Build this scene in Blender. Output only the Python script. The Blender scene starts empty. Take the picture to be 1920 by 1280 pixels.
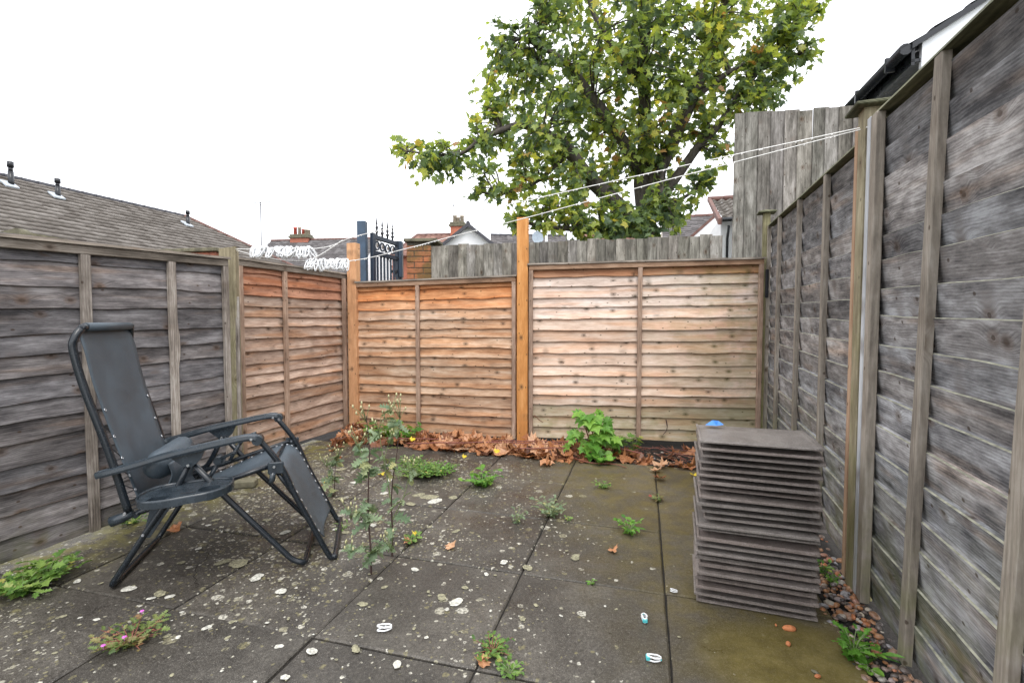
import bpy, bmesh, math, random
from mathutils import Vector, Matrix, noise
R = math.radians
scene = bpy.context.scene
# ---------------------------------------------------------------- camera, sky, sun, exposure
cam_d = bpy.data.cameras.new('camera'); cam = bpy.data.objects.new('camera', cam_d)
scene.collection.objects.link(cam); scene.camera = cam
cam.location = (0, 0, 1.11); cam.rotation_euler = (R(90) - math.atan(40/901), 0, 0)
cam_d.sensor_width = 36; cam_d.lens = 36*901/1920; cam_d.clip_start = .05; cam_d.clip_end = 500
scene.render.resolution_x = 1024; scene.render.resolution_y = 682
w = bpy.data.worlds.new('World'); scene.world = w; w.use_nodes = True
wn = w.node_tree.nodes; wl = w.node_tree.links; wn.clear()
SUN_EL, SUN_AZ = 58, 160           # overcast: a soft, high sun behind the camera's right shoulder
sky = wn.new('ShaderNodeTexSky'); sky.sky_type = 'NISHITA'; sky.sun_disc = False
sky.sun_elevation = R(SUN_EL); sky.sun_rotation = R(SUN_AZ)
mixc = wn.new('ShaderNodeMix'); mixc.data_type = 'RGBA'; mixc.inputs['Factor'].default_value = .88
mixc.inputs['B'].default_value = (10.2, 10.3, 10.6, 1)       # the even white cloud cover
wl.new(sky.outputs['Color'], mixc.inputs['A'])
bg = wn.new('ShaderNodeBackground'); bg.inputs['Strength'].default_value = .12
wo = wn.new('ShaderNodeOutputWorld')
wl.new(mixc.outputs['Result'], bg.inputs['Color']); wl.new(bg.outputs[0], wo.inputs['Surface'])
sd = bpy.data.lights.new('sun', 'SUN'); sd.energy = .9; sd.angle = R(25); sd.color = (1, .96, .9)
sun = bpy.data.objects.new('sun', sd); scene.collection.objects.link(sun)
sun.rotation_euler = (R(90 - SUN_EL), 0, R(180 - SUN_AZ))
scene.view_settings.view_transform = 'Standard'; scene.view_settings.look = 'None'
scene.view_settings.exposure = .95; scene.view_settings.gamma = 1
scene.view_settings.use_curve_mapping = False
C = scene.collection
rng = random.Random(7)

# ---------------------------------------------------------------- helpers
def tag(o, label=None, cat=None, group=None, kind=None):
    if label: o['label'] = label
    if cat: o['category'] = cat
    if group: o['group'] = group
    if kind: o['kind'] = kind
    return o
def empty(name, loc=(0, 0, 0), rz=0, label=None, cat=None, group=None):
    o = bpy.data.objects.new(name, None); C.objects.link(o)
    o.empty_display_size = .1
    o.location = loc; o.rotation_euler = (0, 0, rz); return tag(o, label, cat, group)
def link(name, me, parent=None, loc=None, rot=None):
    o = bpy.data.objects.new(name, me); C.objects.link(o)
    if parent: o.parent = parent
    if loc is not None: o.location = loc
    if rot is not None: o.rotation_euler = rot
    return o
class MB:
    def __init__(s): s.v = []; s.f = []; s.m = []; s.sm = []
    def add(s, v, f, m=0, sm=False):
        n = len(s.v); s.v += [tuple(p) for p in v]; s.f += [tuple(i+n for i in q) for q in f]
        s.m += [m]*len(f); s.sm += [sm]*len(f); return s
    def box(s, x0, x1, y0, y1, z0, z1, m=0, M=None):
        v = [Vector(p) for p in ((x0,y0,z0),(x1,y0,z0),(x1,y1,z0),(x0,y1,z0),(x0,y0,z1),(x1,y0,z1),(x1,y1,z1),(x0,y1,z1))]
        if M: v = [M @ p for p in v]
        return s.add(v, [(0,3,2,1),(4,5,6,7),(0,1,5,4),(1,2,6,5),(2,3,7,6),(3,0,4,7)], m)
    def bbox(s, x0, x1, y0, y1, z0, z1, b=.004, m=0, M=None):   # box with chamfered edges
        v = []
        for z, i in ((z0, b), (z0+b, 0), (z1-b, 0), (z1, b)):
            c = b if i == 0 else b
            for (sx, sy, ox, oy) in ((0,0,1,0),(1,0,-1,0),(1,0,0,1),(1,1,0,-1),(1,1,-1,0),(0,1,1,0),(0,1,0,-1),(0,0,0,1)):
                X = (x0+i, x1-i)[sx]; Y = (y0+i, y1-i)[sy]
                v.append(Vector((X+ox*c, Y+oy*c, z)))
        if M: v = [M @ p for p in v]
        f = [tuple(range(7,-1,-1)), tuple(range(24,32))]
        for k in range(3):
            for j in range(8): f.append((k*8+j, k*8+(j+1)%8, k*8+8+(j+1)%8, k*8+8+j))
        return s.add(v, f, m)
    def tube(s, pts, r, n=8, m=0, cap=True, sm=True, flat=1.):
        pts = [Vector(p) for p in pts]; rr = r if isinstance(r, (list, tuple)) else [r]*len(pts)
        v = []; f = []; up = None
        for i, p in enumerate(pts):
            d = (pts[min(i+1, len(pts)-1)] - pts[max(i-1, 0)])
            if d.length < 1e-9: d = Vector((0,0,1))
            d.normalize()
            if up is None:
                up = Vector((0,0,1)) if abs(d.z) < .9 else Vector((1,0,0))
            a = d.cross(up)
            if a.length < 1e-6: a = d.orthogonal()
            a.normalize(); b = a.cross(d); up = b
            for k in range(n):
                t = 2*math.pi*k/n; v.append(p + (a*math.cos(t) + b*math.sin(t)*flat)*rr[i])
        for i in range(len(pts)-1):
            for k in range(n): f.append((i*n+k, i*n+(k+1)%n, (i+1)*n+(k+1)%n, (i+1)*n+k))
        s.add(v, f, m, sm)
        if cap:
            L = len(s.v) - n; F0 = L - n*(len(pts)-1)
            s.f += [tuple(F0+k for k in range(n-1,-1,-1)), tuple(L+k for k in range(n))]; s.m += [m]*2; s.sm += [False]*2
        return s
    def mesh(s, name, mats):
        me = bpy.data.meshes.new(name); me.from_pydata(s.v, [], s.f); me.update()
        for x in (mats if isinstance(mats, (list, tuple)) else [mats]): me.materials.append(x)
        me.polygons.foreach_set('material_index', s.m); me.polygons.foreach_set('use_smooth', s.sm)
        bm = bmesh.new(); bm.from_mesh(me); bmesh.ops.recalc_face_normals(bm, faces=bm.faces); bm.to_mesh(me); bm.free()
        return me
    def obj(s, name, mats, parent=None, loc=None, rot=None):
        return link(name, s.mesh(name, mats), parent, loc, rot)
def spline(pts, n=6):                 # catmull-rom through the points
    P = [Vector(p) for p in pts]; out = []
    for i in range(len(P)-1):
        p0 = P[max(i-1, 0)]; p1 = P[i]; p2 = P[i+1]; p3 = P[min(i+2, len(P)-1)]
        for k in range(n):
            t = k/n
            out.append(.5*((2*p1) + (p2-p0)*t + (2*p0-5*p1+4*p2-p3)*t*t + (3*p1-p0-3*p2+p3)*t**3))
    out.append(P[-1]); return out
def bend(pts, r=.05, n=4):            # polyline with rounded corners
    P = [Vector(p) for p in pts]; out = [P[0]]
    for i in range(1, len(P)-1):
        a = (P[i-1]-P[i]); b = (P[i+1]-P[i]); rr = min(r, a.length*.45, b.length*.45)
        A = P[i]+a.normalized()*rr; B = P[i]+b.normalized()*rr
        for k in range(n+1):
            t = k/n; out.append((1-t)**2*A + 2*t*(1-t)*P[i] + t*t*B)
    out.append(P[-1]); return out

# ---------------------------------------------------------------- node helpers / materials
class NT:
    def __init__(s, name):
        s.mat = bpy.data.materials.new(name); s.mat.use_nodes = True
        s.t = s.mat.node_tree; s.n = s.t.nodes; s.l = s.t.links
        s.b = s.n['Principled BSDF']
    def new(s, ty, **kw):
        nd = s.n.new(ty)
        for k, v in kw.items(): setattr(nd, k, v)
        return nd
    def put(s, sock, val):
        if isinstance(val, bpy.types.NodeSocket): s.l.new(val, sock)
        elif val is not None: sock.default_value = val
    def math(s, op, a, b=None, c=None, clamp=False):
        nd = s.new('ShaderNodeMath', operation=op, use_clamp=clamp)
        for i, x in enumerate((a, b, c)):
            if x is not None: s.put(nd.inputs[i], x)
        return nd.outputs[0]
    def comb(s, x, y, z):
        nd = s.new('ShaderNodeCombineXYZ')
        for i, q in enumerate((x, y, z)): s.put(nd.inputs[i], q)
        return nd.outputs[0]
    def sep(s, v):
        nd = s.new('ShaderNodeSeparateXYZ'); s.put(nd.inputs[0], v); return nd.outputs
    def noise(s, vec, scale=1., detail=3., rough=.55, dist=0.):
        nd = s.new('ShaderNodeTexNoise'); s.put(nd.inputs['Vector'], vec)
        nd.inputs['Scale'].default_value = scale; nd.inputs['Detail'].default_value = detail
        nd.inputs['Roughness'].default_value = rough; nd.inputs['Distortion'].default_value = dist
        return nd.outputs['Fac']
    def vor(s, vec, scale=1., rnd=1., dim='3D'):
        nd = s.new('ShaderNodeTexVoronoi', voronoi_dimensions=dim); s.put(nd.inputs['Vector'], vec)
        nd.inputs['Scale'].default_value = scale; nd.inputs['Randomness'].default_value = rnd
        return nd.outputs['Distance'], nd.outputs['Color']
    def map(s, v, a, b, c=0., d=1., smooth=True):
        nd = s.new('ShaderNodeMapRange'); nd.interpolation_type = 'SMOOTHSTEP' if smooth else 'LINEAR'
        s.put(nd.inputs['Value'], v)
        for k, x in zip(('From Min','From Max','To Min','To Max'), (a, b, c, d)): s.put(nd.inputs[k], x)
        return nd.outputs['Result']
    def ramp(s, v, stops):
        nd = s.new('ShaderNodeValToRGB'); s.put(nd.inputs[0], v); e = nd.color_ramp.elements
        while len(e) < len(stops): e.new(.5)
        for q, (p, c) in zip(e, stops): q.position = p; q.color = (*c, 1)
        return nd.outputs[0]
    def mix(s, f, a, b, mode='MIX'):
        nd = s.new('ShaderNodeMix', data_type='RGBA', blend_type=mode)
        s.put(nd.inputs['Factor'], f)
        s.put(nd.inputs['A'], (*a, 1) if isinstance(a, tuple) else a)
        s.put(nd.inputs['B'], (*b, 1) if isinstance(b, tuple) else b)
        return nd.outputs['Result']
    def bump(s, h, strength=.4, dist=.01, normal=None):
        nd = s.new('ShaderNodeBump'); nd.inputs['Strength'].default_value = strength
        nd.inputs['Distance'].default_value = dist; s.put(nd.inputs['Height'], h)
        if normal is not None: s.put(nd.inputs['Normal'], normal)
        s.l.new(nd.outputs[0], s.b.inputs['Normal']); return nd.outputs[0]
    def obj(s): return s.new('ShaderNodeTexCoord').outputs['Object']
    def pos(s): return s.new('ShaderNodeNewGeometry').outputs['Position']
    def set(s, **kw):
        names = dict(color='Base Color', rough='Roughness', metal='Metallic', spec='Specular IOR Level', coat='Coat Weight', crough='Coat Roughness')
        for k, v in kw.items():
            if k == 'color' and isinstance(v, tuple): v = (*v, 1)
            s.put(s.b.inputs[names[k]], v)
        return s.mat

def wood(name, dark, mid, light, axis='X', knots=.5, algae=(0, 0, 0), stain=None, contrast=1., knotc=(.05,.03,.018), bump=.5, side=None, rough=.8, grain=.14, rings=26., wv_amt=.05, fw=.20):
    """weathered softwood: grain along the local axis, knots, blotches, algae near the ground (amount, top height, noise scale)"""
    t = NT(name); oc = t.obj(); oi = t.new('ShaderNodeObjectInfo'); rnd = oi.outputs['Random']
    s = t.sep(oc)
    a, c = (s[0], s[2]) if axis == 'X' else (s[2], s[0])
    dep = s[1]
    off = t.math('MULTIPLY', rnd, 53.); off2 = t.math('MULTIPLY', rnd, 171.)
    A = t.math('ADD', a, off); Cc = t.math('ADD', c, t.math('MULTIPLY', dep, .6))
    wv = t.noise(t.comb(t.math('MULTIPLY', A, 1.6), t.math('MULTIPLY', Cc, 7.), off2), 1., 2.)
    # knots
    kv, kc = t.vor(t.comb(t.math('MULTIPLY', A, 4.6), t.math('ADD', t.math('MULTIPLY', Cc, 6.5), off2), 0.), 1., 1., '2D')
    kr = t.sep(kc)[0]
    on = t.math('LESS_THAN', kr, t.math('MULTIPLY', knots, t.map(t.noise(t.comb(t.math('MULTIPLY', A, 1.1), t.math('MULTIPLY', Cc, 3.), off), 1., 2.), .38, .62, .15, 1.7, False)))
    near = t.math('MULTIPLY', t.map(kv, .34, .02), on)
    core = t.math('MULTIPLY', t.map(kv, t.math('ADD', .045, t.math('MULTIPLY', t.sep(kc)[1], .055)), .03), on)
    ring = t.math('MULTIPLY', t.math('SUBTRACT', t.map(kv, .17, .07), core, clamp=True), on)
    cw = t.math('ADD', Cc, t.math('ADD', t.math('MULTIPLY', wv, .035), t.math('MULTIPLY', near, .020)))
    fine = t.noise(t.comb(t.math('MULTIPLY', A, 9.), t.math('MULTIPLY', cw, 240.), off2), 1., 5., .7)
    med = t.noise(t.comb(t.math('MULTIPLY', A, 1.7), t.math('MULTIPLY', cw, 75.), off2), 1., 3., .6)
    wave = t.new('ShaderNodeTexWave'); wave.wave_type = 'BANDS'; wave.bands_direction = 'Y'
    t.put(wave.inputs['Vector'], t.comb(t.math('MULTIPLY', A, .35), cw, off)); wave.inputs['Scale'].default_value = rings
    wave.inputs['Distortion'].default_value = 3.; wave.inputs['Detail'].default_value = 2.; wave.inputs['Detail Scale'].default_value = 1.2
    blot = t.noise(t.comb(t.math('MULTIPLY', A, 2.3), t.math('MULTIPLY', Cc, 9.), off2), 1., 4., .6)
    blot2 = t.noise(t.comb(t.math('MULTIPLY', A, 6.5), t.math('MULTIPLY', Cc, 26.), t.math('ADD', off2, 31.)), 1., 5., .7)
    g = t.math('ADD', t.math('MULTIPLY', fine, fw), t.math('ADD', t.math('MULTIPLY', med, grain), t.math('ADD', t.math('MULTIPLY', blot, .33), t.math('ADD', t.math('MULTIPLY', blot2, .67-fw-grain), t.math('MULTIPLY', wave.outputs['Fac'], wv_amt)))))
    g = t.math('ADD', t.math('MULTIPLY', t.math('SUBTRACT', g, .510+.5*wv_amt), 3.8*contrast), .5, clamp=True)
    col = t.ramp(g, [(.05, dark), (.5, mid), (.92, light)])
    if stain:        # fresh / orange colour that survives in patches
        sc, amt = stain
        sm = t.math('MULTIPLY', t.map(t.noise(t.comb(t.math('MULTIPLY', A, 1.3), t.math('MULTIPLY', Cc, 14.), t.math('ADD', off2, 9.)), 1., 3.), .62 - .25*amt, .80 - .22*amt), .75)
        col = t.mix(sm, col, t.mix(1., col, sc, 'MULTIPLY'))
    smear = t.math('MULTIPLY', t.math('MULTIPLY', t.map(t.vor(t.comb(t.math('MULTIPLY', A, 4.6), t.math('ADD', t.math('MULTIPLY', Cc, 2.1), off2), 0.), 1., 1., '2D')[0], .22, .05), t.map(blot2, .42, .62)), .5)
    col = t.mix(smear, col, tuple(x*1.6 for x in knotc))
    sv, sc_ = t.vor(t.comb(t.math('MULTIPLY', A, 11.), t.math('ADD', t.math('MULTIPLY', Cc, 16.), off2), 0.), 1., 1., '2D')
    spk = t.math('MULTIPLY', t.map(sv, .11, .05), t.math('LESS_THAN', t.sep(sc_)[1], .16))
    col = t.mix(t.math('MULTIPLY', spk, .8), col, knotc)
    col = t.mix(t.math('MULTIPLY', ring, .45), col, tuple(x*2.2 for x in knotc))
    col = t.mix(t.math('MULTIPLY', core, .82), col, knotc)
    col = t.mix(1., col, oi.outputs['Color'], 'MULTIPLY')
    br = t.map(t.math('FRACT', t.math('MULTIPLY', rnd, 7.31)), 0., 1., .84, 1.14, False)
    col = t.mix(1., col, t.comb(br, br, br), 'MULTIPLY')
    if algae[0] > 0:
        P = t.pos(); z = t.sep(P)[2]
        m = t.map(t.math('ADD', z, t.math('MULTIPLY', t.noise(P, algae[2], 4.), .5)), algae[1]+.3, .15)
        m = t.math('MULTIPLY', m, t.map(t.noise(P, algae[2]*3.1, 4., .65), .38, .62))
        if side:      # algae that also creeps over one end of the run of fence (world x range)
            sx = t.map(t.sep(P)[0], side[0], side[1])
            m = t.math('MAXIMUM', m, t.math('MULTIPLY', sx, t.map(t.noise(P, 5., 4., .65), .34, .58)))
        col = t.mix(t.math('MULTIPLY', m, algae[0]), col, t.mix(.55, (.17, .19, .04), col))
    t.set(color=col, rough=t.map(fine, .2, .8, rough-.12, rough+.08, False), spec=.3)
    h = t.math('ADD', t.math('MULTIPLY', fine, .6), t.math('ADD', t.math('MULTIPLY', med, .6), t.math('MULTIPLY', core, -.5)))
    t.bump(h, bump, .004)
    return t.mat

M = {}
M['wood_grey'] = wood('grey_lap_wood', (.042,.040,.042), (.150,.143,.145), (.31,.303,.305), knots=.40, wv_amt=.03, rings=34., fw=.18, algae=(.5,.25,2.5), grain=.10, contrast=1.05, stain=((1.0,.80,.64), .35), bump=.6)
M['wood_grey_right'] = wood('silvery_lap_wood', (.07,.068,.073), (.255,.247,.248), (.50,.50,.51), knots=.5, grain=.10, wv_amt=.035, rings=40., fw=.10, algae=(.95,.72,2.2), contrast=1.1, stain=((1.05,.84,.68), .35), bump=.5)
M['wood_tan'] = wood('tan_lap_wood', (.26,.15,.09), (.54,.365,.25), (.80,.65,.51), knots=.55, algae=(.45,.12,3.), contrast=.85, stain=((1.0,.76,.56), .8), bump=.4)
M['wood_pale'] = wood('bleached_lap_wood', (.36,.25,.19), (.70,.56,.46), (.88,.80,.73), knots=.62, algae=(.95,.5,2.2), contrast=.75, stain=((1.,.80,.66), .7), bump=.35, side=(.7, 2.5))
M['wood_brown'] = wood('brown_lap_wood', (.18,.12,.09), (.42,.305,.24), (.64,.52,.43), knots=.5, algae=(.4,.15,3.), contrast=.95, stain=((1.,.74,.52), .6), bump=.45)
V = dict(axis='Z')
M['post_orange'] = wood('orange_post_wood', (.32,.12,.03), (.60,.265,.08), (.76,.42,.17), knots=.2, contrast=.7, bump=.25, **V)
M['post_tan'] = wood('tan_post_wood', (.27,.14,.07), (.50,.30,.17), (.66,.46,.30), knots=.2, contrast=.7, bump=.3, algae=(.5,.15,3.), **V)
M['batten_tan'] = wood('tan_batten_wood', (.13,.085,.06), (.33,.225,.165), (.55,.42,.33), knots=.1, contrast=.8, bump=.3, algae=(.5,.15,3.), **V)
M['batten_grey'] = wood('grey_batten_wood', (.08,.065,.055), (.25,.215,.185), (.46,.42,.38), knots=.12, contrast=1., bump=.5, algae=(.4,.2,3.), **V)
M['batten_right'] = wood('moss_tinged_batten_wood', (.10,.085,.07), (.27,.235,.195), (.44,.40,.35), knots=.12, contrast=.8, bump=.3, algae=(.85,.75,2.5), **V)
M['post_green'] = wood('green_tinged_post_wood', (.10,.08,.05), (.25,.215,.14), (.42,.38,.27), knots=.12, contrast=.8, bump=.3, algae=(.8,1.9,2.), **V)
M['lath_silver'] = wood('silver_lath_wood', (.25,.25,.26), (.46,.47,.49), (.66,.68,.70), knots=.05, contrast=.6, bump=.2, algae=(.8,.55,2.5), **V)
M['close_board'] = wood('grey_close_board_wood', (.06,.056,.048), (.205,.195,.175), (.40,.385,.36), knots=.2, contrast=1.1, bump=.5, **V)
M['rail_grey'] = wood('capping_wood', (.06,.05,.04), (.19,.16,.13), (.33,.29,.25), knots=.08, contrast=1., bump=.4)
M['rail_green'] = wood('mossy_capping_wood', (.05,.055,.03), (.13,.13,.08), (.25,.25,.17), knots=.08, contrast=1., bump=.4)
M['rail_tan'] = wood('tan_rail_wood', (.11,.065,.04), (.33,.20,.125), (.52,.36,.25), knots=.08, contrast=1., bump=.4)

def simple(name, col, rough=.5, metal=0, spec=.5, var=.12, scale=12., bump=0.):
    t = NT(name); n = t.noise(t.pos(), scale, 4., .6)
    f = t.map(n, .3, .7, 1-var, 1+var, False)
    t.set(color=t.mix(1., col, t.comb(f, f, f), 'MULTIPLY'), rough=t.map(n, .3, .7, max(.04, rough-.08), rough+.08, False), metal=metal, spec=spec)
    if bump: t.bump(n, bump, .003)
    return t.mat

def paving():
    t = NT('wet_concrete_slab'); P = t.pos(); s = t.sep(P); oi = t.new('ShaderNodeObjectInfo'); rnd = oi.outputs['Random']
    P2 = t.comb(s[0], s[1], t.math('MULTIPLY', rnd, 11.))
    big = t.noise(P2, 1.7, 5., .6); mid = t.noise(P, 9., 5., .65); fine = t.noise(P, 140., 3., .7); spk = t.noise(P, 420., 2., .7)
    v = t.math('ADD', t.math('MULTIPLY', big, .5), t.math('ADD', t.math('MULTIPLY', mid, .3), t.math('MULTIPLY', fine, .2)))
    v = t.math('ADD', t.math('MULTIPLY', t.math('SUBTRACT', v, .5), 2.4), .5, clamp=True)
    col = t.ramp(v, [(.1, (.023,.020,.017)), (.5, (.062,.055,.046)), (.9, (.132,.120,.101))])
    br = t.map(rnd, 0, 1, .82, 1.18, False); col = t.mix(1., col, t.comb(br, br, br), 'MULTIPLY')
    col = t.mix(t.math('MULTIPLY', t.map(spk, .56, .70), .6), col, (.34,.32,.29))
    col = t.mix(t.math('MULTIPLY', t.map(spk, .43, .30), .6), col, (.02,.018,.015))
    grit = t.map(t.noise(P, 75., 5., .75), .36, .66, .68, 1.36, False); col = t.mix(1., col, t.comb(grit, grit, grit), 'MULTIPLY')
    # olive algae film on the slabs to the right and along the back
    ax = t.math('ADD', t.math('MULTIPLY', s[0], .75), t.math('MULTIPLY', s[1], .12))
    near = t.map(t.math('ADD', ax, t.math('MULTIPLY', big, .45)), .55, 1.15)
    col = t.mix(t.math('MULTIPLY', near, .9), col, t.mix(.8, t.mix(t.map(mid, .35, .65), (.40,.30,.02), (.15,.11,.015)), col))
    strip = t.map(t.math('SUBTRACT', t.math('MULTIPLY', s[1], .26), s[0]), 2.3, 2.75)   # mossy strip along the left fence
    col = t.mix(t.math('MULTIPLY', strip, t.map(mid, .42, .6)), col, (.15,.135,.045))
    hx = t.math('POWER', t.math('DIVIDE', t.math('SUBTRACT', s[0], .93), .33), 2.); hy = t.math('POWER', t.math('DIVIDE', t.math('SUBTRACT', s[1], 1.50), .24), 2.)
    slick = t.map(t.math('ADD', t.math('ADD', hx, hy), t.math('MULTIPLY', t.math('SUBTRACT', big, .5), 1.6)), 1.25, .25)
    col = t.mix(t.math('MULTIPLY', slick, .52), col, t.mix(t.map(mid, .3, .7), (.085,.066,.014), (.24,.185,.032)))
    # lichen: cream discs of mixed size, and pale specks; thick on the left and middle slabs
    wob = t.new('ShaderNodeVectorMath', operation='ADD'); t.put(wob.inputs[0], P)
    nn = t.new('ShaderNodeTexNoise'); nn.inputs['Scale'].default_value = 45.; t.put(nn.inputs['Vector'], P)
    sc = t.new('ShaderNodeVectorMath', operation='SCALE'); t.put(sc.inputs[0], nn.outputs['Color']); sc.inputs['Scale'].default_value = .020
    t.put(wob.inputs[1], sc.outputs[0]); W = wob.outputs[0]
    dens = t.math('MULTIPLY', t.map(t.noise(P, 1.1, 3.), .35, .68), t.map(t.math('SUBTRACT', s[0], t.math('MULTIPLY', s[1], .0)), .75, -.7))
    dens = t.math('ADD', t.math('MULTIPLY', dens, t.map(s[1], 1.2, 2.8, .62, 1.5)), .015)
    tot = None
    for scale, r0, amt, tone in ((11., .20, .42, 0), (25., .25, .62, 1), (58., .28, .85, 2)):
        d, c = t.vor(W, scale, 1., '2D'); cs = t.sep(c)
        on = t.math('LESS_THAN', cs[0], t.math('MULTIPLY', dens, amt))
        rad = t.math('MULTIPLY', t.math('ADD', .35, cs[1]), r0)
        m = t.math('MULTIPLY', t.math('GREATER_THAN', rad, d), on)
        lc = t.mix(t.map(cs[2], .3, 1.), (.19,.17,.09), (.56,.54,.46))
        col = t.mix(t.math('MULTIPLY', m, t.map(t.noise(P, 75., 5., .75), .40, .58, .12, .95)), col, lc)
    puddle = t.map(t.noise(P, 2.6, 3., .5), .42, .66)
    rough = t.math('ADD', t.map(mid, .3, .7, .42, .66, False), t.math('MULTIPLY', puddle, -.24))
    t.set(color=col, rough=rough, spec=t.map(near, 0., 1., .34, .16, False))
    h = t.math('ADD', t.math('MULTIPLY', fine, .5), t.math('MULTIPLY', spk, .35))
    t.bump(h, .6, .003)
    return t.mat
M['slab'] = paving()
def soil():
    t = NT('dark_wet_soil'); P = t.pos(); a = t.noise(P, 35., 5., .7); b = t.noise(P, 4., 3.)
    t.set(color=t.ramp(t.math('ADD', t.math('MULTIPLY', a, .6), t.math('MULTIPLY', b, .4)), [(.3, (.007,.006,.005)), (.6, (.020,.016,.012)), (.8, (.05,.038,.028))]), rough=.75)
    t.bump(a, 1., .02); return t.mat
M['soil'] = soil()
def leafmat(name, stops, trans=.4, rough=.45, attr=True):
    t = NT(name); at = t.new('ShaderNodeAttribute'); at.attribute_name = 'rnd'
    oi = t.new('ShaderNodeObjectInfo')
    v = at.outputs['Fac'] if attr else oi.outputs['Random']
    col = t.ramp(v, stops)
    n = t.noise(t.pos(), 60., 3.); f = t.map(n, .3, .7, .8, 1.2, False)
    col = t.mix(1., col, t.comb(f, f, f), 'MULTIPLY')
    t.set(color=col, rough=rough, spec=.4)
    tr = t.new('ShaderNodeBsdfTranslucent'); t.put(tr.inputs['Color'], t.mix(1., col, (1.3, 1.25, .6), 'MULTIPLY'))
    mx = t.new('ShaderNodeMixShader'); mx.inputs[0].default_value = trans
    out = t.n['Material Output']; t.l.new(t.b.outputs[0], mx.inputs[1]); t.l.new(tr.outputs[0], mx.inputs[2]); t.l.new(mx.outputs[0], out.inputs['Surface'])
    return t.mat
TREE = [(0, (.09,.14,.09)), (.27, (.16,.235,.12)), (.52, (.28,.37,.10)), (.76, (.45,.50,.12)), (.93, (.58,.52,.12)), (1., (.42,.24,.10))]
M['leaf_tree'] = leafmat('sycamore_leaf', TREE, .55, .36)
M['leaf_bright'] = leafmat('bright_green_leaf', [(0, (.07,.19,.03)), (.5, (.14,.33,.045)), (.9, (.25,.45,.07)), (1., (.42,.42,.08))], .35)
M['leaf_weed'] = leafmat('weed_leaf', [(0, (.07,.15,.035)), (.5, (.15,.28,.055)), (.85, (.28,.38,.10)), (1., (.46,.42,.12))], .3)
M['leaf_dusty'] = leafmat('dusty_grey_green_leaf', [(0, (.14,.21,.12)), (.6, (.27,.35,.21)), (1., (.44,.43,.20))], .3)
M['leaf_red'] = leafmat('red_tinged_leaf', [(0, (.09,.15,.05)), (.5, (.20,.26,.08)), (.78, (.27,.19,.09)), (1., (.45,.12,.10))], .3)
M['leaf_dead'] = leafmat('dead_leaf', [(0, (.09,.04,.025)), (.3, (.24,.10,.05)), (.55, (.44,.19,.085)), (.8, (.56,.30,.16)), (1., (.62,.46,.32))], .15, .38)
M['leaf_yellow'] = simple('yellow_leaf', (.62,.47,.03), .5)
M['stem'] = simple('dark_weed_stem', (.06,.035,.03), .5)
M['stem_green'] = simple('green_weed_stem', (.17,.22,.09), .5)
M['stick'] = simple('red_brown_stick', (.20,.065,.045), .45, var=.35, scale=20)
M['petal'] = simple('pink_petal', (.62,.16,.55), .5)
M['flower_pale'] = simple('cream_flower_bud', (.46,.44,.24), .5)
def bark():
    t = NT('grey_brown_bark'); P = t.pos(); a = t.noise(t.comb(t.math('MULTIPLY', t.sep(P)[0], 3.), t.math('MULTIPLY', t.sep(P)[1], 3.), t.sep(P)[2]), 6., 5., .7)
    t.set(color=t.ramp(a, [(.3, (.035,.028,.025)), (.6, (.10,.085,.075)), (.8, (.17,.15,.12))]), rough=.85); t.bump(a, .8, .03); return t.mat
M['bark'] = bark()
def metal_black():
    t = NT('wet_black_powder_coat'); P = t.pos()
    d, c = t.vor(P, 320.); on = t.math('LESS_THAN', t.sep(c)[0], .10)
    drop = t.math('MULTIPLY', t.map(d, .42, .2), on)
    n = t.noise(P, 14., 3.)
    t.set(color=t.mix(drop, (.009,.013,.018), (.07,.09,.10)), rough=t.map(n, .3, .7, .20, .36, False), spec=.55)
    t.bump(drop, .6, .002); return t.mat
M['frame'] = metal_black()
M['plastic_black'] = simple('wet_black_plastic', (.026,.035,.044), .25, spec=.55, var=.25, scale=25, bump=.15)
def sling():
    t = NT('charcoal_mesh_fabric'); P = t.pos(); oc = t.obj()
    d, c = t.vor(P, 230.); on = t.math('LESS_THAN', t.sep(c)[0], .22); drop = t.math('MULTIPLY', t.map(d, .4, .18), on)
    n = t.noise(P, 7., 4.); wv = t.noise(oc, 700., 1.)
    col = t.ramp(n, [(.3, (.050,.067,.083)), (.7, (.080,.103,.126))])
    t.set(color=t.mix(t.math('MULTIPLY', drop, .5), col, (.16,.18,.20)), rough=t.map(n, .3, .7, .36, .6, False), spec=.5)
    t.bump(t.math('ADD', wv, drop), .35, .002); return t.mat
M['sling'] = sling()
M['lace'] = simple('black_elastic_cord', (.02,.022,.026), .5)
M['white_plastic'] = simple('white_plastic', (.80,.81,.82), .3, var=.05)
M['teal_plastic'] = simple('teal_plastic', (.10,.55,.58), .3, var=.05)
M['steel'] = simple('bright_steel', (.6,.62,.65), .3, metal=1, var=.1)
M['rope'] = simple('white_washing_line', (.78,.77,.74), .45, var=.12, scale=90)
M['blue_paint'] = simple('slate_blue_gate_paint', (.036,.066,.108), .42, var=.3, scale=10, bump=.2)
M['blue_dark'] = simple('dark_navy_gate_paint', (.022,.034,.055), .42, var=.2, scale=10)
M['blue_scrap'] = simple('bright_blue_plastic', (.06,.25,.72), .4, var=.2, scale=40)
M['iron'] = simple('black_iron', (.02,.02,.024), .5)
M['rust'] = simple('weathered_cast_rosette', (.20,.17,.15), .6, var=.4, scale=60)
M['render_white'] = simple('white_render', (.80,.81,.82), .7, var=.06, scale=2)
M['render_cream'] = simple('cream_render', (.72,.66,.55), .7, var=.08, scale=2)
M['white_paint'] = simple('white_painted_board', (.80,.82,.85), .4, var=.04, scale=3)
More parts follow.
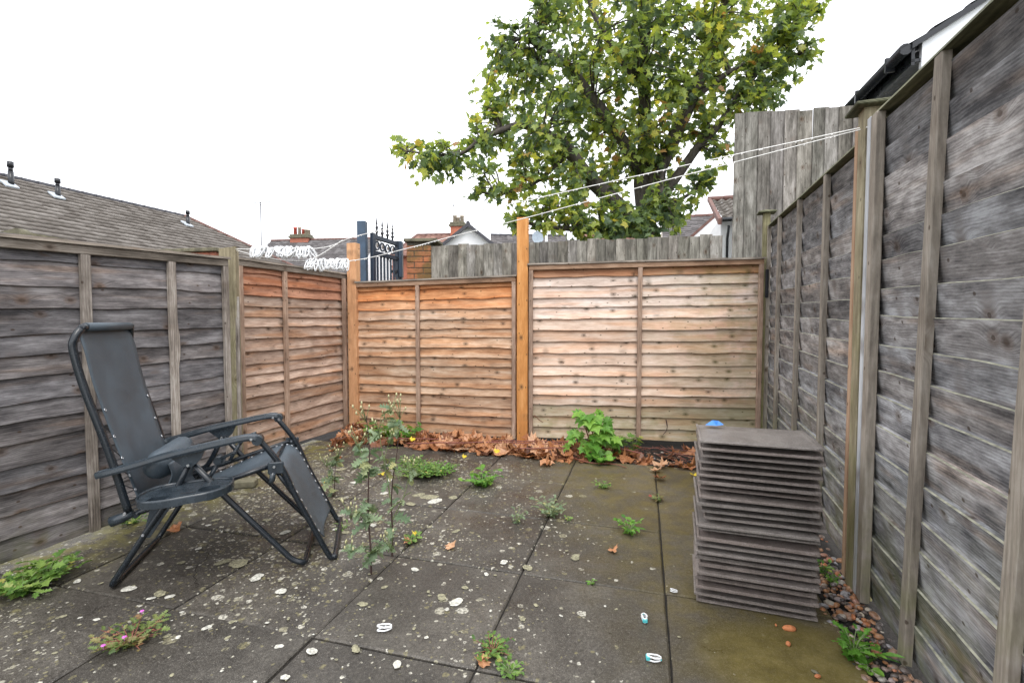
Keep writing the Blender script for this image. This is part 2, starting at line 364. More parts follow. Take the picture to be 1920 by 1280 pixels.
M['fascia_black'] = simple('black_eaves_plastic', (.012,.014,.018), .3, var=.2)
M['lead'] = simple('lead_flashing', (.42,.46,.50), .5, var=.2)
M['pot_red'] = simple('red_clay_pot', (.52,.10,.07), .7)
M['pot_buff'] = simple('buff_clay_pot', (.42,.36,.28), .7)
M['terracotta'] = simple('orange_clay_shard', (.55,.20,.08), .6, var=.3, scale=40)
M['downpipe'] = simple('grey_white_downpipe', (.62,.65,.70), .4)
M['glass_dish'] = simple('grey_dish', (.30,.36,.42), .4)
def brickm(name, c0, c1, moss=0.):
    t = NT(name); oi = t.new('ShaderNodeObjectInfo'); P = t.pos(); n = t.noise(P, 30., 4., .7)
    col = t.mix(oi.outputs['Random'], c0, c1); f = t.map(n, .3, .7, .7, 1.25, False)
    col = t.mix(1., col, t.comb(f, f, f), 'MULTIPLY')
    if moss: col = t.mix(t.math('MULTIPLY', t.map(t.noise(P, 5., 4.), .42, .62), moss), col, (.10,.085,.025))
    t.set(color=col, rough=.85); t.bump(n, .5, .005); return t.mat
M['brick'] = brickm('mossy_red_brick', (.42,.15,.06), (.30,.12,.06), .75)
M['brick_far'] = brickm('red_chimney_brick', (.44,.15,.09), (.34,.12,.08), .15)
M['mortar'] = simple('dark_mortar', (.09,.08,.06), .9, var=.3, scale=40)
M['coping'] = simple('mossy_coping_stone', (.13,.12,.08), .85, var=.5, scale=12, bump=.5)
def rooft(name, c0, c1, c2):
    t = NT(name); P = t.pos(); n = t.noise(P, 1.3, 5., .7); m = t.noise(P, 14., 4., .7)
    at = t.new('ShaderNodeAttribute'); at.attribute_name = 'rnd'
    v = t.math('ADD', t.math('MULTIPLY', n, .35), t.math('ADD', t.math('MULTIPLY', m, .35), t.math('MULTIPLY', at.outputs['Fac'], .3)))
    t.set(color=t.ramp(v, [(.3, c0), (.5, c1), (.72, c2)]), rough=.75); t.bump(m, .3, .01); return t.mat
M['roof_brown'] = rooft('weathered_brown_roof_tile', (.085,.072,.06), (.145,.128,.112), (.225,.205,.185))
M['roof_slate'] = rooft('dark_slate_roof', (.06,.055,.055), (.11,.10,.10), (.18,.17,.17))
M['roof_red'] = rooft('red_brown_roof_tile', (.13,.06,.045), (.21,.11,.085), (.30,.17,.13))
M['ridge'] = simple('ridge_tile_clay', (.16,.085,.07), .8, var=.3, scale=6)
M['ridge_dark'] = simple('dark_ridge_tile', (.06,.06,.07), .7, var=.3, scale=6)
def stacktile():
    t = NT('wet_purple_brown_concrete_tile'); P = t.pos(); oi = t.new('ShaderNodeObjectInfo'); s = t.sep(P)
    v = t.noise(P, 190., 3., .7); g = t.noise(P, 24., 3.); big = t.noise(P, 5., 4.)
    x = t.math('ADD', t.math('MULTIPLY', v, .5), t.math('ADD', t.math('MULTIPLY', g, .2), t.math('MULTIPLY', big, .3)))
    col = t.ramp(x, [(.32, (.078,.069,.064)), (.5, (.20,.178,.163)), (.75, (.42,.39,.36))])
    col = t.mix(t.math('MULTIPLY', t.map(oi.outputs['Random'], 0, 1, 0, 1, False), .45), col, t.mix(1., col, (1.05,.87,.82), 'MULTIPLY'))
    t.set(color=col, rough=t.map(big, .3, .7, .34, .55, False), spec=.45); t.bump(v, .8, .003); return t.mat
M['stack_tile'] = stacktile()
M['tile_edge'] = simple('pale_broken_tile_edge', (.34,.28,.20), .8, var=.6, scale=45, bump=.6)

# ---------------------------------------------------------------- ground and paving
def grid_sheet(x0, x1, y0, y1, z, n, amp, name, mat, label=None):
    v = []; f = []
    for j in range(n+1):
        for i in range(n+1):
            x = x0+(x1-x0)*i/n; y = y0+(y1-y0)*j/n
            v.append((x, y, z + amp*noise.noise((x*6, y*6, 1.3))))
    for j in range(n):
        for i in range(n): f.append((j*(n+1)+i, j*(n+1)+i+1, (j+1)*(n+1)+i+1, (j+1)*(n+1)+i))
    b = MB(); b.add(v, f, 0, True); return b.obj(name, mat)
far = MB(); RG = 160
far.add([(-RG,-RG,-.075),(RG,-RG,-.075),(RG,RG,-.075),(-RG,RG,-.075)], [(0,1,2,3)])
tag(far.obj('ground', simple('far_ground', (.06,.065,.035), .9, var=.4, scale=1.)), kind='structure')
tag(grid_sheet(-3.4, 3.2, -.6, 5.6, -.019, 120, .014, 'soil_bed', M['soil']), kind='structure')
AN = R(15.257); D = Vector((math.sin(AN), math.cos(AN), 0)); N = Vector((math.cos(AN), -math.sin(AN), 0))
def pq(p, q, z=0): return N*p + D*q + Vector((0, 0, z))
patio = empty('paving', (0, 0, 0)); patio['kind'] = 'structure'
cols = [-2.96, -2.365, -1.74, -1.106, -.503, .10, .70]
rows = [-1.0, -.4, .20, .80, 1.40, 2.00, 2.59, 3.19, 3.79]
for i in range(len(cols)-1):
    for j in range(len(rows)-1):
        a, b = cols[i], cols[i+1]; c, d = rows[j], rows[j+1]
        g = .0035
        me = MB(); wx, wy = (b-a)/2-g, (d-c)/2-g
        n = 10; v = []; f = []
        # a slab: slightly uneven arrises, chamfer, sides
        ring = []
        for k in range(n): ring.append((-wx+2*wx*k/n, -wy))
        for k in range(n): ring.append((wx, -wy+2*wy*k/n))
        for k in range(n): ring.append((wx-2*wx*k/n, wy))
        for k in range(n): ring.append((-wx, wy-2*wy*k/n))
        ring = [(x + rng.uniform(-.0014, .0014), y + rng.uniform(-.0014, .0014)) for x, y in ring]
        m = len(ring)
        for (ins, z) in ((.006, 0), (.0, -.005), (0., -.045)):
            for x, y in ring: v.append((x*(1-ins/wx), y*(1-ins/wy), z))
        f.append(tuple(range(m)))
        for L in (0, 1):
            for k in range(m): f.append((L*m+k, L*m+m+k, L*m+m+(k+1) % m, L*m+(k+1) % m))
        me.add(v, f)
        o = me.obj('slab', M['slab'], patio)
        ctr = pq((a+b)/2, (c+d)/2, rng.uniform(-.003, .002)); o.location = ctr
        o.rotation_euler = (R(rng.uniform(-.18, .18)), R(rng.uniform(-.18, .18)), -AN + R(rng.uniform(-.15, .15)))
# thin crusts of lichen on the slabs
LICH = [(-0.221, 1.845, 0.0287), (-0.282, 1.878, 0.0229), (-0.25, 1.796, 0.012), (-0.584, 1.831, 0.0203), (-0.37, 1.502, 0.0183), (-0.295, 2.481, 0.0248), (-0.441, 2.533, 0.0169), (-0.432, 2.092, 0.0186), (-0.53, 1.951, 0.0152), (-0.945, 1.919, 0.0277), (-1.1, 2.025, 0.0315), (-1.25, 2.148, 0.0477), (-1.326, 2.158, 0.0311), (-1.429, 1.904, 0.0254), (-1.439, 1.87, 0.0166), (-1.374, 1.882, 0.0167), (-1.583, 1.939, 0.028), (-0.935, 2.507, 0.0195), (-0.874, 2.469, 0.0274), (-0.519, 2.969, 0.0593), (-0.367, 2.96, 0.0329), (-0.474, 2.898, 0.0482), (-0.593, 3.006, 0.04), (0.072, 2.106, 0.028), (-0.112, 2.052, 0.0159), (0.038, 1.74, 0.0155), (-0.528, 1.575, 0.021), (-1.101, 1.687, 0.0169), (-0.994, 1.632, 0.0109), (-0.671, 1.564, 0.0208), (0.297, 2.203, 0.0293), (0.093, 1.824, 0.0121), (-0.195, 1.947, 0.0151), (-0.037, 2.158, 0.0216), (-1.212, 1.641, 0.0127), (-1.169, 1.635, 0.0109), (-1.031, 1.718, 0.0095), (-1.023, 1.724, 0.0096), (-0.793, 1.588, 0.0141), (-1.686, 1.75, 0.0155), (-0.705, 1.446, 0.0144), (-1.739, 2.153, 0.0143), (-1.848, 1.996, 0.0177), (-1.734, 1.979, 0.011), (-1.54, 1.734, 0.0115), (-1.514, 2.153, 0.0191), (-1.523, 2.287, 0.0152), (-1.645, 2.554, 0.017), (-1.644, 2.623, 0.0204), (-1.186, 2.469, 0.0247), (-1.363, 2.623, 0.0233), (-1.543, 2.734, 0.0243), (-0.948, 2.623, 0.0262), (-1.039, 2.554, 0.0227), (-1.064, 2.773, 0.0215), (-1.288, 2.855, 0.0222), (-0.829, 2.719, 0.0272), (-0.75, 2.554, 0.0198), (-1.061, 2.942, 0.0294), (-1.075, 3.236, 0.0323), (-1.27, 3.53, 0.0392), (-1.032, 3.53, 0.0353), (-1.154, 3.805, 0.0422), (-0.852, 3.291, 0.0292), (-0.612, 2.855, 0.0317), (-0.82, 3.034, 0.0269)]
lb = MB()
def blob(b, x, y, r, z, m=0):
    n = 14; ph = rng.uniform(0, 6); v = [(x, y, z+.0012)]
    el = rng.uniform(.75, 1.0); an = rng.uniform(0, 3)
    for k in range(n):
        t = 2*math.pi*k/n; rr = r*(1+.20*math.sin(2*t+ph)+.14*noise.noise((x*9+math.cos(t)*2, y*9+math.sin(t)*2, ph))*2+rng.uniform(-.04,.04))
        px, py = rr*math.cos(t), rr*el*math.sin(t)
        v.append((x+px*math.cos(an)-py*math.sin(an), y+px*math.sin(an)+py*math.cos(an), z))
    b.add(v, [(0, 1+k, 1+(k+1) % n) for k in range(n)], m, True)
for x, y, r in LICH:
    blob(lb, x, y, r*.92, .0032, 0 if rng.random() < .45 else 1)
for k in range(260):
    x = rng.gauss(-.75, .55); y = rng.uniform(1.3, 3.5)
    blob(lb, x, y, rng.uniform(.002, .0085), .003, rng.choice((0, 1, 1, 1)))
lich_w = simple('white_lichen', (.52,.51,.45), .85, var=.5, scale=110, bump=.4)
lich_c = simple('cream_lichen', (.25,.235,.155), .85, var=.6, scale=110, bump=.4)
o = lb.obj('lichen_patch', [lich_w, lich_c], patio); o['kind'] = 'stuff'
js = MB(); c_ = [pq(cols[0], rows[0], -.009), pq(cols[-1], rows[0], -.009), pq(cols[-1], rows[-1], -.009), pq(cols[0], rows[-1], -.009)]
o = js.add(c_, [(0, 1, 2, 3)]).obj('joint_dirt', M['soil'], patio); o['kind'] = 'stuff'
# a crack across the slab under the chair
cr = MB(); pts = [(-1.44,2.48),(-1.50,2.30),(-1.43,2.22),(-1.42,2.12),(-1.36,2.02),(-1.31,1.95)]
P = [Vector((x, y, .0035)) for x, y in pts]
cr.tube([q + Vector((rng.uniform(-.007, .007), rng.uniform(-.007, .007), 0)) for q in spline(P, 5)], .0011, 5, flat=.3)
o = cr.obj('moss_crack', M['soil'], patio)

# ---------------------------------------------------------------- fences
def board_mesh(L, h, t0=.014, t1=.006, amp=.005, seed=0, n=30, up=False, bow=.002):
    """waney feather-edge board: x along, z up, the viewer on -y; thick edge proud of its neighbour"""
    v = []; f = []
    for i in range(n+1):
        x = L*i/n
        lo = amp*(noise.noise((x*4.2, seed*3.7, 0))*1.5 + .35*noise.noise((x*14, seed*3.7, 5)))
        hi = .3*amp*noise.noise((x*3.1, seed*5.1, 9))
        yb = bow*noise.noise((x*1.7, seed*2.3, 4))*2
        if up: lo, hi = hi, lo
        f0, f1 = (-t0, -t0*.12) if not up else (-t0*.12, -t0)
        zm = h*.45
        ch = .003 if not up else .0055
        v += [(x, f0+yb+.003, lo), (x, f0+yb, lo+.003), (x, (f0+f1)/2+yb, zm), (x, f1+yb, h+hi-ch*(.5 if up else 1)), (x, f1+yb+ch, h+hi), (x, t1+yb, h+hi), (x, t1+yb, lo)]
    k = 7
    for i in range(n):
        for j in range(k): f.append((i*k+j, (i+1)*k+j, (i+1)*k+(j+1) % k, i*k+(j+1) % k))
    f += [tuple(range(k-1, -1, -1)), tuple(n*k+j for j in range(k))]
    b = MB(); b.add(v, f)
    if up:
        for i in range(n):
            for j in (2, 3): b.m[i*k+j] = 1 if j == 3 else 0
    return b
def vbatten(L, wd=.038, dp=.022, seed=0, crook=.0, knot=None, slant=0.):
    n = 16; v = []; f = []
    for i in range(n+1):
        z = L*i/n; cx = crook*noise.noise((z*2.2, seed, 0))*2 + slant*z; w2 = wd/2*(1+.05*noise.noise((z*5, seed, 3)))
        if knot and abs(z-knot) < .08: cx += .014*(1-abs(z-knot)/.08); w2 *= 1.25
        b = .003
        v += [(cx-w2, 0, z), (cx-w2, -dp+b, z), (cx-w2+b, -dp, z), (cx+w2-b, -dp, z), (cx+w2, -dp+b, z), (cx+w2, 0, z)]
    for i in range(n):
        for j in range(6): f.append((i*6+j, i*6+(j+1) % 6, (i+1)*6+(j+1) % 6, (i+1)*6+j))
    f += [tuple(range(5, -1, -1)), tuple(n*6+j for j in range(6))]
    b = MB(); b.add(v, f); return b
def lap_panel(label, A, B, z0, top0, top1, nb, mats, battens, tint=None, up=False, amp=.005, cap=True, cap_over=.01, bw=.038, slant=0., thin=False, endb=(True, True), t0=.021, crooked=0., group='overlap fence panels round the yard', seed=1, capmat='rail_grey', railmat=None, btint=None, knotb=None):
    A = Vector((*A, 0)); B = Vector((*B, 0)); L = (B-A).length; ang = math.atan2(B.y-A.y, B.x-A.x)
    root = empty('lap_fence', A, ang, label, 'fence', group)
    bm_, vm_, rm_ = mats
    r = random.Random(seed)
    topm = (top0+top1)/2; rail = .045 if cap and not thin else 0
    hs = [1+r.uniform(-.17, .17) for _ in range(nb)]; S = sum(hs); z = z0; zs = []
    for h in hs: zs.append(z); z += h/S*(topm-rail*.35-z0)
    zs.append(z)
    tilt = math.atan2(top1-top0, L)
    for i in range(nb):
        hgt = zs[i+1]-zs[i]; ov = .014
        lo = zs[i]; f = (lo-z0)/(topm-z0)
        b = board_mesh(L, hgt+ov, t0, .004, amp, seed*31+i, n=30, up=up)
        yy = 0.0
        o = b.obj('board', bm_ if not up else [bm_, M['arris']], root, (0, yy, lo if not up else lo-.0), (0, -tilt*f + R(r.uniform(-.12, .12)), 0))
        # alternate lap: the proud edge overhangs the neighbour's thin edge
        o.rotation_euler.x = R(-1.2 if not up else 1.2)
        if slant: o.location.x = slant*lo
        if tint: o.color = (*tint(i/(nb-1), r), 1)
    for k, s in enumerate(battens):
        wd = bw
        tp = top0 + (top1-top0)*s/L - rail
        o = vbatten(tp-z0-.004, wd, .024, seed*7+k, crooked, knotb if k == len(battens)-1 else None, slant).obj('batten', vm_, root, (s + slant*z0, -t0-.001, z0+.002))
        if btint: o.color = (*btint(k), 1)
    if endb[0]:
        vbatten(top0-z0-.004-rail, .036, .026, seed*7+90, 0, None, slant).obj('batten', vm_, root, (.019 + slant*z0, -t0-.001, z0+.002))
    if endb[1]:
        vbatten(top1-z0-.004-rail, .036, .026, seed*7+91, 0, None, slant).obj('batten', vm_, root, (L-.019 + slant*z0, -t0-.001, z0+.002))
    # top rail on the face and capping strip over it
    b = MB(); b.bbox(.0, L, (-t0-.025) if not thin else .008, (-t0-.002) if not thin else .03, -.046, -.002, .003); o = b.obj('rail', rm_, root, (slant*top0, 0, top0), (0, -tilt, 0))
    if cap:
        b = MB(); n = 24; v = []; f = []
        for i in range(n+1):
            x = -cap_over+(L+2*cap_over)*i/n; q = .003*noise.noise((x*2, seed, 1))
            yo = -t0-.038 if not thin else -t0-.027
            v += [(x, yo, -.001+q), (x, .028, -.001+q), (x, .024, .016+q), (x, yo+.008, .014+q)]
        for i in range(n):
            for j in range(4): f.append((i*4+j, (i+1)*4+j, (i+1)*4+(j+1) % 4, i*4+(j+1) % 4))
        f += [(3,2,1,0), tuple(n*4+j for j in range(4))]
        b.add(v, f); b.obj('capping', M[capmat], root, (slant*top0, 0, top0), (0, -tilt, 0))
    return root
def post(name, label, x, y, rz, sx, sy, h, mat, group=None, cut=0., lean=(0, 0), tint=None, z0=-.05, cap=None):
    root = empty(name, (x, y, 0), rz, label, 'fence post', group)
    n = 12; v = []; f = []; b = .004
    for i in range(n+1):
        z = z0+(h-z0)*i/n; k = .002*noise.noise((z*3, x*7, y)); lx, ly = lean[0]*z, lean[1]*z
        X, Y = sx/2, sy/2
        for (px, py) in ((-X+b,-Y),(X-b,-Y),(X,-Y+b),(X,Y-b),(X-b,Y),(-X+b,Y),(-X,Y-b),(-X,-Y+b)):
            v.append((px+k+lx, py+ly, z + (cut*(py/sy) if i == n else 0)))
    for i in range(n):
        for j in range(8): f.append((i*8+j, i*8+(j+1) % 8, (i+1)*8+(j+1) % 8, (i+1)*8+j))
    f += [tuple(range(7, -1, -1)), tuple(n*8+j for j in range(8))]
    m = MB(); m.add(v, f); o = m.obj('shaft', mat, root)
    if tint: o.color = (*tint, 1)
    if cap:
        m = MB(); w_, t_ = cap; lx, ly = lean[0]*h, lean[1]*h
        m.bbox(lx-w_/2, lx+w_/2, ly-w_/2, ly+w_/2, h+.001, h+.014, .003)
        m.add([(lx-w_/2+.006, ly-w_/2+.006, h+.015), (lx+w_/2-.006, ly-w_/2+.006, h+.015), (lx+w_/2-.006, ly+w_/2-.006, h+.015), (lx-w_/2+.006, ly+w_/2-.006, h+.015), (lx, ly, h+.015+t_)], [(0,1,4),(1,2,4),(2,3,4),(3,0,4)])
        m.obj('post_cap', M['rail_green'], root)
    return root
def t_left(f, r):
    k = r.uniform(.72, 1.2); 
    if f < .22: k *= 1.25
    c = r.uniform(-.03, .03); return (k*(1+.03+c), k, k*(1-.0-c))
def t_brown(f, r):
    k = r.uniform(.9, 1.15)
    if f > .82: return (1.15*k, .78*k, .62*k)
    return (k, k*.99, k*.98)
def t_tan(f, r):
    k = r.uniform(.88, 1.1)
    if f > .93: return (1.0, .68, .43)
    if f > .85: return (.98, .76, .58)
    if f > .78: return (1.15, 1.2, 1.25)
    if f < .25: return (.80*k, .78*k, .76*k)
    return (k, k*.98, k*.95)
def t_pale(f, r):
    k = r.uniform(.92, 1.08)
    if f > .95: return (.62, .42, .30)
    if f > .70: return (1.04*k, 1.06*k, 1.10*k)
    if f < .2: return (.72*k, .74*k, .66*k)
    return (k*.98, k*.93, k*.89)
def t_right(f, r):
    k = r.uniform(.72, 1.22); c = r.uniform(-.04, .04)
    if f > .9: k *= .62
    if .15 < f < .6: k *= 1.12
    return (k*(1+c), k, k*(1-c))
M['arris'] = simple('bleached_mossy_board_edge', (.30,.295,.225), .8, var=.45, scale=30)
# left side, from the camera towards the back
dA = Vector((-1.88+2.269, 3.22-2.083)).normalized()
A0 = (-2.269-dA.x*2.4, 2.083-dA.y*2.4); A0b = (-2.269-dA.x*.86, 2.083-dA.y*.86)
lap_panel('weathered grey lap fence panel behind the black reclining chair', (-2.269-dA.x*.62, 2.083-dA.y*.62), (-1.893, 3.182), .035, 1.452, 1.508, 14, (M['wood_grey'], M['batten_grey'], M['rail_grey']), [.975, 1.41], t_left, amp=.006, t0=.013, seed=3, endb=(True, True), crooked=.003, knotb=.92, bw=.042)
post('fence_post', 'split grey and greenish post between the grey left fence and the brown panel', -1.945, 3.325, R(-70), .115, .10, 1.60, M['post_green'], cut=.02)
b = MB(); b.bbox(-.012, .012, -.012, .012, 0, 1.25, .003)
tag(b.obj('cover_strip', M['batten_grey'], None, (-1.872, 3.272, .02), (0, R(-1.5), R(-70))), 'thin bleached strip nailed up the face of the split grey post', 'wood strip')
lap_panel('brown lap panel under the white pegs in the left corner', (-2.075, 3.61), (-1.655, 4.985), .03, 1.562, 1.565, 17, (M['wood_brown'], M['batten_tan'], M['rail_grey']), [.47], t_brown, amp=.007, seed=5, endb=(True, False))
post('fence_post', 'tall tan corner post where the brown panel meets the orange one', -1.583, 4.83, R(-16), .10, .085, 1.872, M['post_tan'], tint=(1.12, 1.0, .9))
b = MB(); b.bbox(-.018, .018, -.014, .014, 0, 1.5, .003)
tag(b.obj('cover_strip', M['batten_tan'], None, (-1.665, 4.775, .02), (0, 0, R(-16))), 'narrow tan strip beside the tall corner post', 'wood strip')
lap_panel('lower orange-tan lap panel in front of the blue gate', (-1.535, 4.825), (.045, 4.375), .03, 1.478, 1.502, 16, (M['wood_tan'], M['batten_tan'], M['rail_tan']), [.665], t_tan, amp=.008, seed=9, endb=(False, True))
post('fence_post', 'tall bright orange post in the middle of the back fence', .098, 4.345, R(-9), .098, .09, 2.02, M['post_orange'])
lap_panel('bleached pale lap panel behind the green seedling', (.155, 4.348), (2.135, 4.126), .045, 1.600, 1.628, 16, (M['wood_pale'], M['batten_tan'], M['rail_tan']), [.972], t_pale, amp=.006, seed=12, endb=(True, True), capmat='rail_grey')
# right side
FD = Vector((2.194-1.248, 4.161-1.492)).normalized(); F0 = Vector((1.248, 1.492))
def fs(s, off=0.): return (F0.x+FD.x*s + FD.y*off, F0.y+FD.y*s - FD.x*off)
lap_panel('far grey lap panel on the right, behind the stack of tiles', fs(2.80, .04), fs(.565, .04), .02, 1.905, 1.835, 17, (M['wood_grey_right'], M['batten_right'], M['rail_green']), [2.80-2.32, 2.80-1.66, 2.80-1.055], t_right, up=True, thin=True, amp=.003, seed=21, endb=(True, False), t0=.021, capmat='rail_green', bw=.042)
lap_panel('nearest silvery grey lap panel rising past the right edge', fs(.52, .04), fs(-1.49, .04), .02, 1.885, 1.80, 17, (M['wood_grey_right'], M['batten_right'], M['rail_green']), [.52, .52+.475, .52+.95, .52+1.42], t_right, up=True, thin=True, amp=.003, seed=23, endb=(False, True), t0=.021, slant=.055, capmat='rail_green', bw=.046)
x, y = fs(.47, .020)
post('fence_post', 'capped green-tinged post between the two grey right-hand panels', x, y, math.atan2(-FD.y, -FD.x), .072, .075, 1.942, M['post_green'], lean=(-.008, 0), cap=(.15, .02))
for (s, m, lab, hh, wd) in ((.545, 'post_tan', 'fresh brown batten on the near end of the far right panel', 1.90, .036), (.405, 'lath_silver', 'pale silver batten on the far end of the nearest right panel', 1.885, .030), (.354, 'batten_right', 'grey green-footed batten beside the pale silver one', 1.88, .052)):
    x, y = fs(s, .0); b = MB(); b.bbox(-wd/2, wd/2, -.016, .016, 0, hh-.02, .003)
    o = tag(b.obj('fence_batten', M[m], None, (x, y, .02), (0, 0, math.atan2(-FD.y, -FD.x))), lab, 'fence batten')
    if m == 'post_tan': o.color = (.92, 1.0, 1.15, 1)
x, y = fs(2.875, -.005)
post('fence_post', 'slim capped mossy post in the back right corner of the yard', x, y, math.atan2(-FD.y, -FD.x), .06, .055, 2.03, M['post_green'], cap=(.14, .02), tint=(.95, 1., .85))
b = MB(); b.bbox(-.012, .012, -.01, .01, 0, .24, .003)
tag(b.obj('gate_hinge_plate', M['iron'], None, (2.165, 4.10, 1.30)), 'dark metal strip by the corner post above the pale panel', 'bracket')
# close-board fence behind
def cb_fence(label, A, B, tA, tB, pitch, seed, group=None):
    A = Vector((*A, 0)); B = Vector((*B, 0)); L = (B-A).length; ang = math.atan2(B.y-A.y, B.x-A.x)
    root = empty('close_board_fence', A, ang, label, 'fence', group)
    r = random.Random(seed); n = int(L/pitch)
    for i in range(n):
        x = i*pitch; h = tA+(tB-tA)*x/L + r.uniform(-.012, .012); w_ = pitch+.018
        t = .012
        v = [(0,-t*1.6,0),(w_,-.004,0),(w_,.006,0),(0,.006,0)]
        v = v + [(p[0], p[1], h) for p in v]
        m = MB(); m.add(v, [(3,2,1,0),(4,5,6,7),(0,1,5,4),(1,2,6,5),(2,3,7,6),(3,0,4,7)])
        o = m.obj('board', M['close_board'], root, (x, -.0005*(i % 2), 0), (0, R(r.uniform(-.25, .25)), 0))
        k = r.uniform(.72, 1.2); o.color = (k, k*r.uniform(.96, 1.0), k*r.uniform(.90, 1.0), 1)
    m = MB(); m.bbox(0, L, .012, .06, tA*.28, tA*.28+.07, .004); m.obj('rail', M['rail_grey'], root)
    m = MB(); m.bbox(0, L, .012, .06, tA*.85, tA*.85+.07, .004); m.obj('rail', M['rail_grey'], root)
    return root
cb_fence('low grey close-board fence below the tree', (-.99, 6.02), (2.37, 5.30), 2.03, 2.045, .112, 4)
cb_fence('tall grey close-board fence rising beside the tree on the right', (2.385, 5.26), (4.3, 4.75), 3.31, 3.23, .124, 5)

# ---------------------------------------------------------------- gate and brick pillar
def gate():
    root = empty('garden_gate', (-1.80, 6.0, 0), 0, 'dark blue steel gate with spikes and rosettes behind the low fence', 'gate')
    b = MB(); b.bbox(-.105, .0, -.05, .05, -.05, 2.328, .005); b.obj('gate_post', M['blue_paint'], root)
    ang = math.atan2(.65, .17)
    Lf = .70
    lf = MB()
    RT = Matrix.Translation((.045, .05, 0)) @ Matrix.Rotation(ang, 4, 'Z')
    lf.bbox(0, .07, -.022, .022, .1, 2.20, .004, 0, RT); lf.bbox(Lf-.06, Lf, -.022, .022, .1, 2.20, .004, 0, RT)
    for z in (2.13, 1.93, 1.0, .1): lf.bbox(.071, Lf-.061, -.02, .02, z, z+.055, .004, 0, RT)
    lf.obj('gate_frame', M['blue_dark'], root)
    for k in range(6):
        x = .14+k*.085; m = MB(); m.bbox(x-.011, x+.011, -.011, .011, 1.056, 1.929, .002, 0, RT); m.obj('gate_bar', M['blue_dark'], root)
        m = MB(); m.bbox(x-.011, x+.011, -.011, .011, .156, .999, .002, 0, RT); m.obj('gate_bar', M['blue_dark'], root)
    for k in range(4):
        x = .13+k*.135
        p = RT @ Vector((x, 0, 2.058)); m = MB()
        n = 18; v = []; f = []
        for (rr, dy) in ((.060, -.008), (.060, .008), (.044, .008), (.044, -.008)):
            for j in range(n):
                t = 2*math.pi*j/n; v.append(RT @ Vector((x+rr*math.cos(t), dy, 2.057+rr*math.sin(t))))
        for a in range(4):
            for j in range(n): f.append((a*n+j, a*n+(j+1) % n, ((a+1) % 4)*n+(j+1) % n, ((a+1) % 4)*n+j))
        m.add(v, f)
        v = [RT @ Vector((x, -.012, 2.057))]+[RT @ Vector((x+(.036 if j % 2 else .022)*math.cos(2*math.pi*j/16), -.004, 2.057+(.036 if j % 2 else .022)*math.sin(2*math.pi*j/16))) for j in range(16)]
        m.add(v, [(0, 1+j, 1+(j+1) % 16) for j in range(16)], 1)
        m.obj('rosette', [M['blue_dark'], M['rust']], root)
        q = RT @ Vector((x, 0, 2.186)); m = MB()
        prof = [(.013, 0), (.013, .03), (.024, .045), (.024, .055), (.010, .07), (.018, .09), (.018, .11), (.007, .125), (.013, .145), (.001, .25)]
        m.tube([(q.x, q.y, q.z+z) for _, z in prof], [r_ for r_, _ in prof], 8)
        m.obj('spike', M['iron'], root)
    e = RT @ Vector((Lf+.02, 0, 0))
    b = MB(); b.bbox(e.x-.055, e.x+.03, e.y-.01, e.y+.09, 0, 1.70, .005); b.bbox(e.x-.05, e.x+.05, e.y-.06, e.y+.04, 1.702, 2.20, .005)
    b.obj('latch_post', M['blue_paint'], root)
    b = MB(); b.bbox(e.x-.09, e.x-.01, e.y-.10, e.y-.062, 1.76, 1.80, .004); b.tube([(e.x+.0, e.y-.09, 1.96), (e.x, e.y-.062, 1.96)], .012, 8); b.obj('latch', M['iron'], root)
    return root
gate()
def brick_pillar(label, x, y, rz, wdt, h, cap=True):
    root = empty('brick_pillar', (x, y, 0), rz, label, 'pillar')
    b = MB(); b.box(.008, wdt-.008, .008, wdt-.008, 0, h); b.obj('mortar_core', M['mortar'], root)
    L, W_, H = wdt-.108, .098, .065
    mesh_x = MB(); mesh_x.bbox(0, L, 0, W_, 0, H, .004); mx = mesh_x.mesh('brick', M['brick'])
    mesh_y = MB(); mesh_y.bbox(0, W_, 0, L, 0, H, .004); my = mesh_y.mesh('brick', M['brick'])
    n = int(h/.075)
    for i in range(n):
        z = i*.075+.005
        if i % 2: places = ((mx, 0, 0), (my, wdt-W_, 0), (mx, wdt-L, wdt-W_), (my, 0, wdt-L))
        else: places = ((mx, wdt-L, 0), (my, wdt-W_, wdt-L), (mx, 0, wdt-W_), (my, 0, 0))
        for me, px, py in places: link('brick', me, root, (px, py, z))
    if cap:
        b = MB(); b.bbox(-.03, wdt+.09, -.04, wdt+.06, h+.003, h+.045, .006); b.obj('coping', M['coping'], root)
    return root
brick_pillar('mossy red brick pillar between the blue gate and grey boards', -1.40, 6.42, R(-3), .325, 2.14)
# low brick wall end with a coping, seen over the left fence
def small_wall():
    root = empty('brick_wall', (-5.60, 7.75, 0), R(-12), 'short red brick wall end with dark coping above the left fence', 'wall')
    b = MB(); b.box(.01, .99, .01, .20, 0, 2.17); b.obj('mortar_core', M['mortar'], root)
    m = MB(); m.bbox(0, .215, 0, .21, 0, .065, .004); me = m.mesh('brick', M['brick_far'])
    m = MB(); m.bbox(0, .1025, 0, .21, 0, .065, .004); mh = m.mesh('half_brick', M['brick_far'])
    for i in range(29):
        z = i*.075+.005
        if i % 2:
            link('brick', mh, root, (0, 0, z))
            for k in range(3): link('brick', me, root, (.1125+k*.225, 0, z))
            link('brick', mh, root, (.7875, 0, z)); link('brick', mh, root, (.897, 0, z))
        else:
            for k in range(4): link('brick', me, root, (k*.225, 0, z))
            link('brick', mh, root, (.90, 0, z))
    b = MB(); b.bbox(-.06, 1.06, -.06, .27, 2.178, 2.235, .008); b.obj('coping', M['coping'], root)
small_wall()

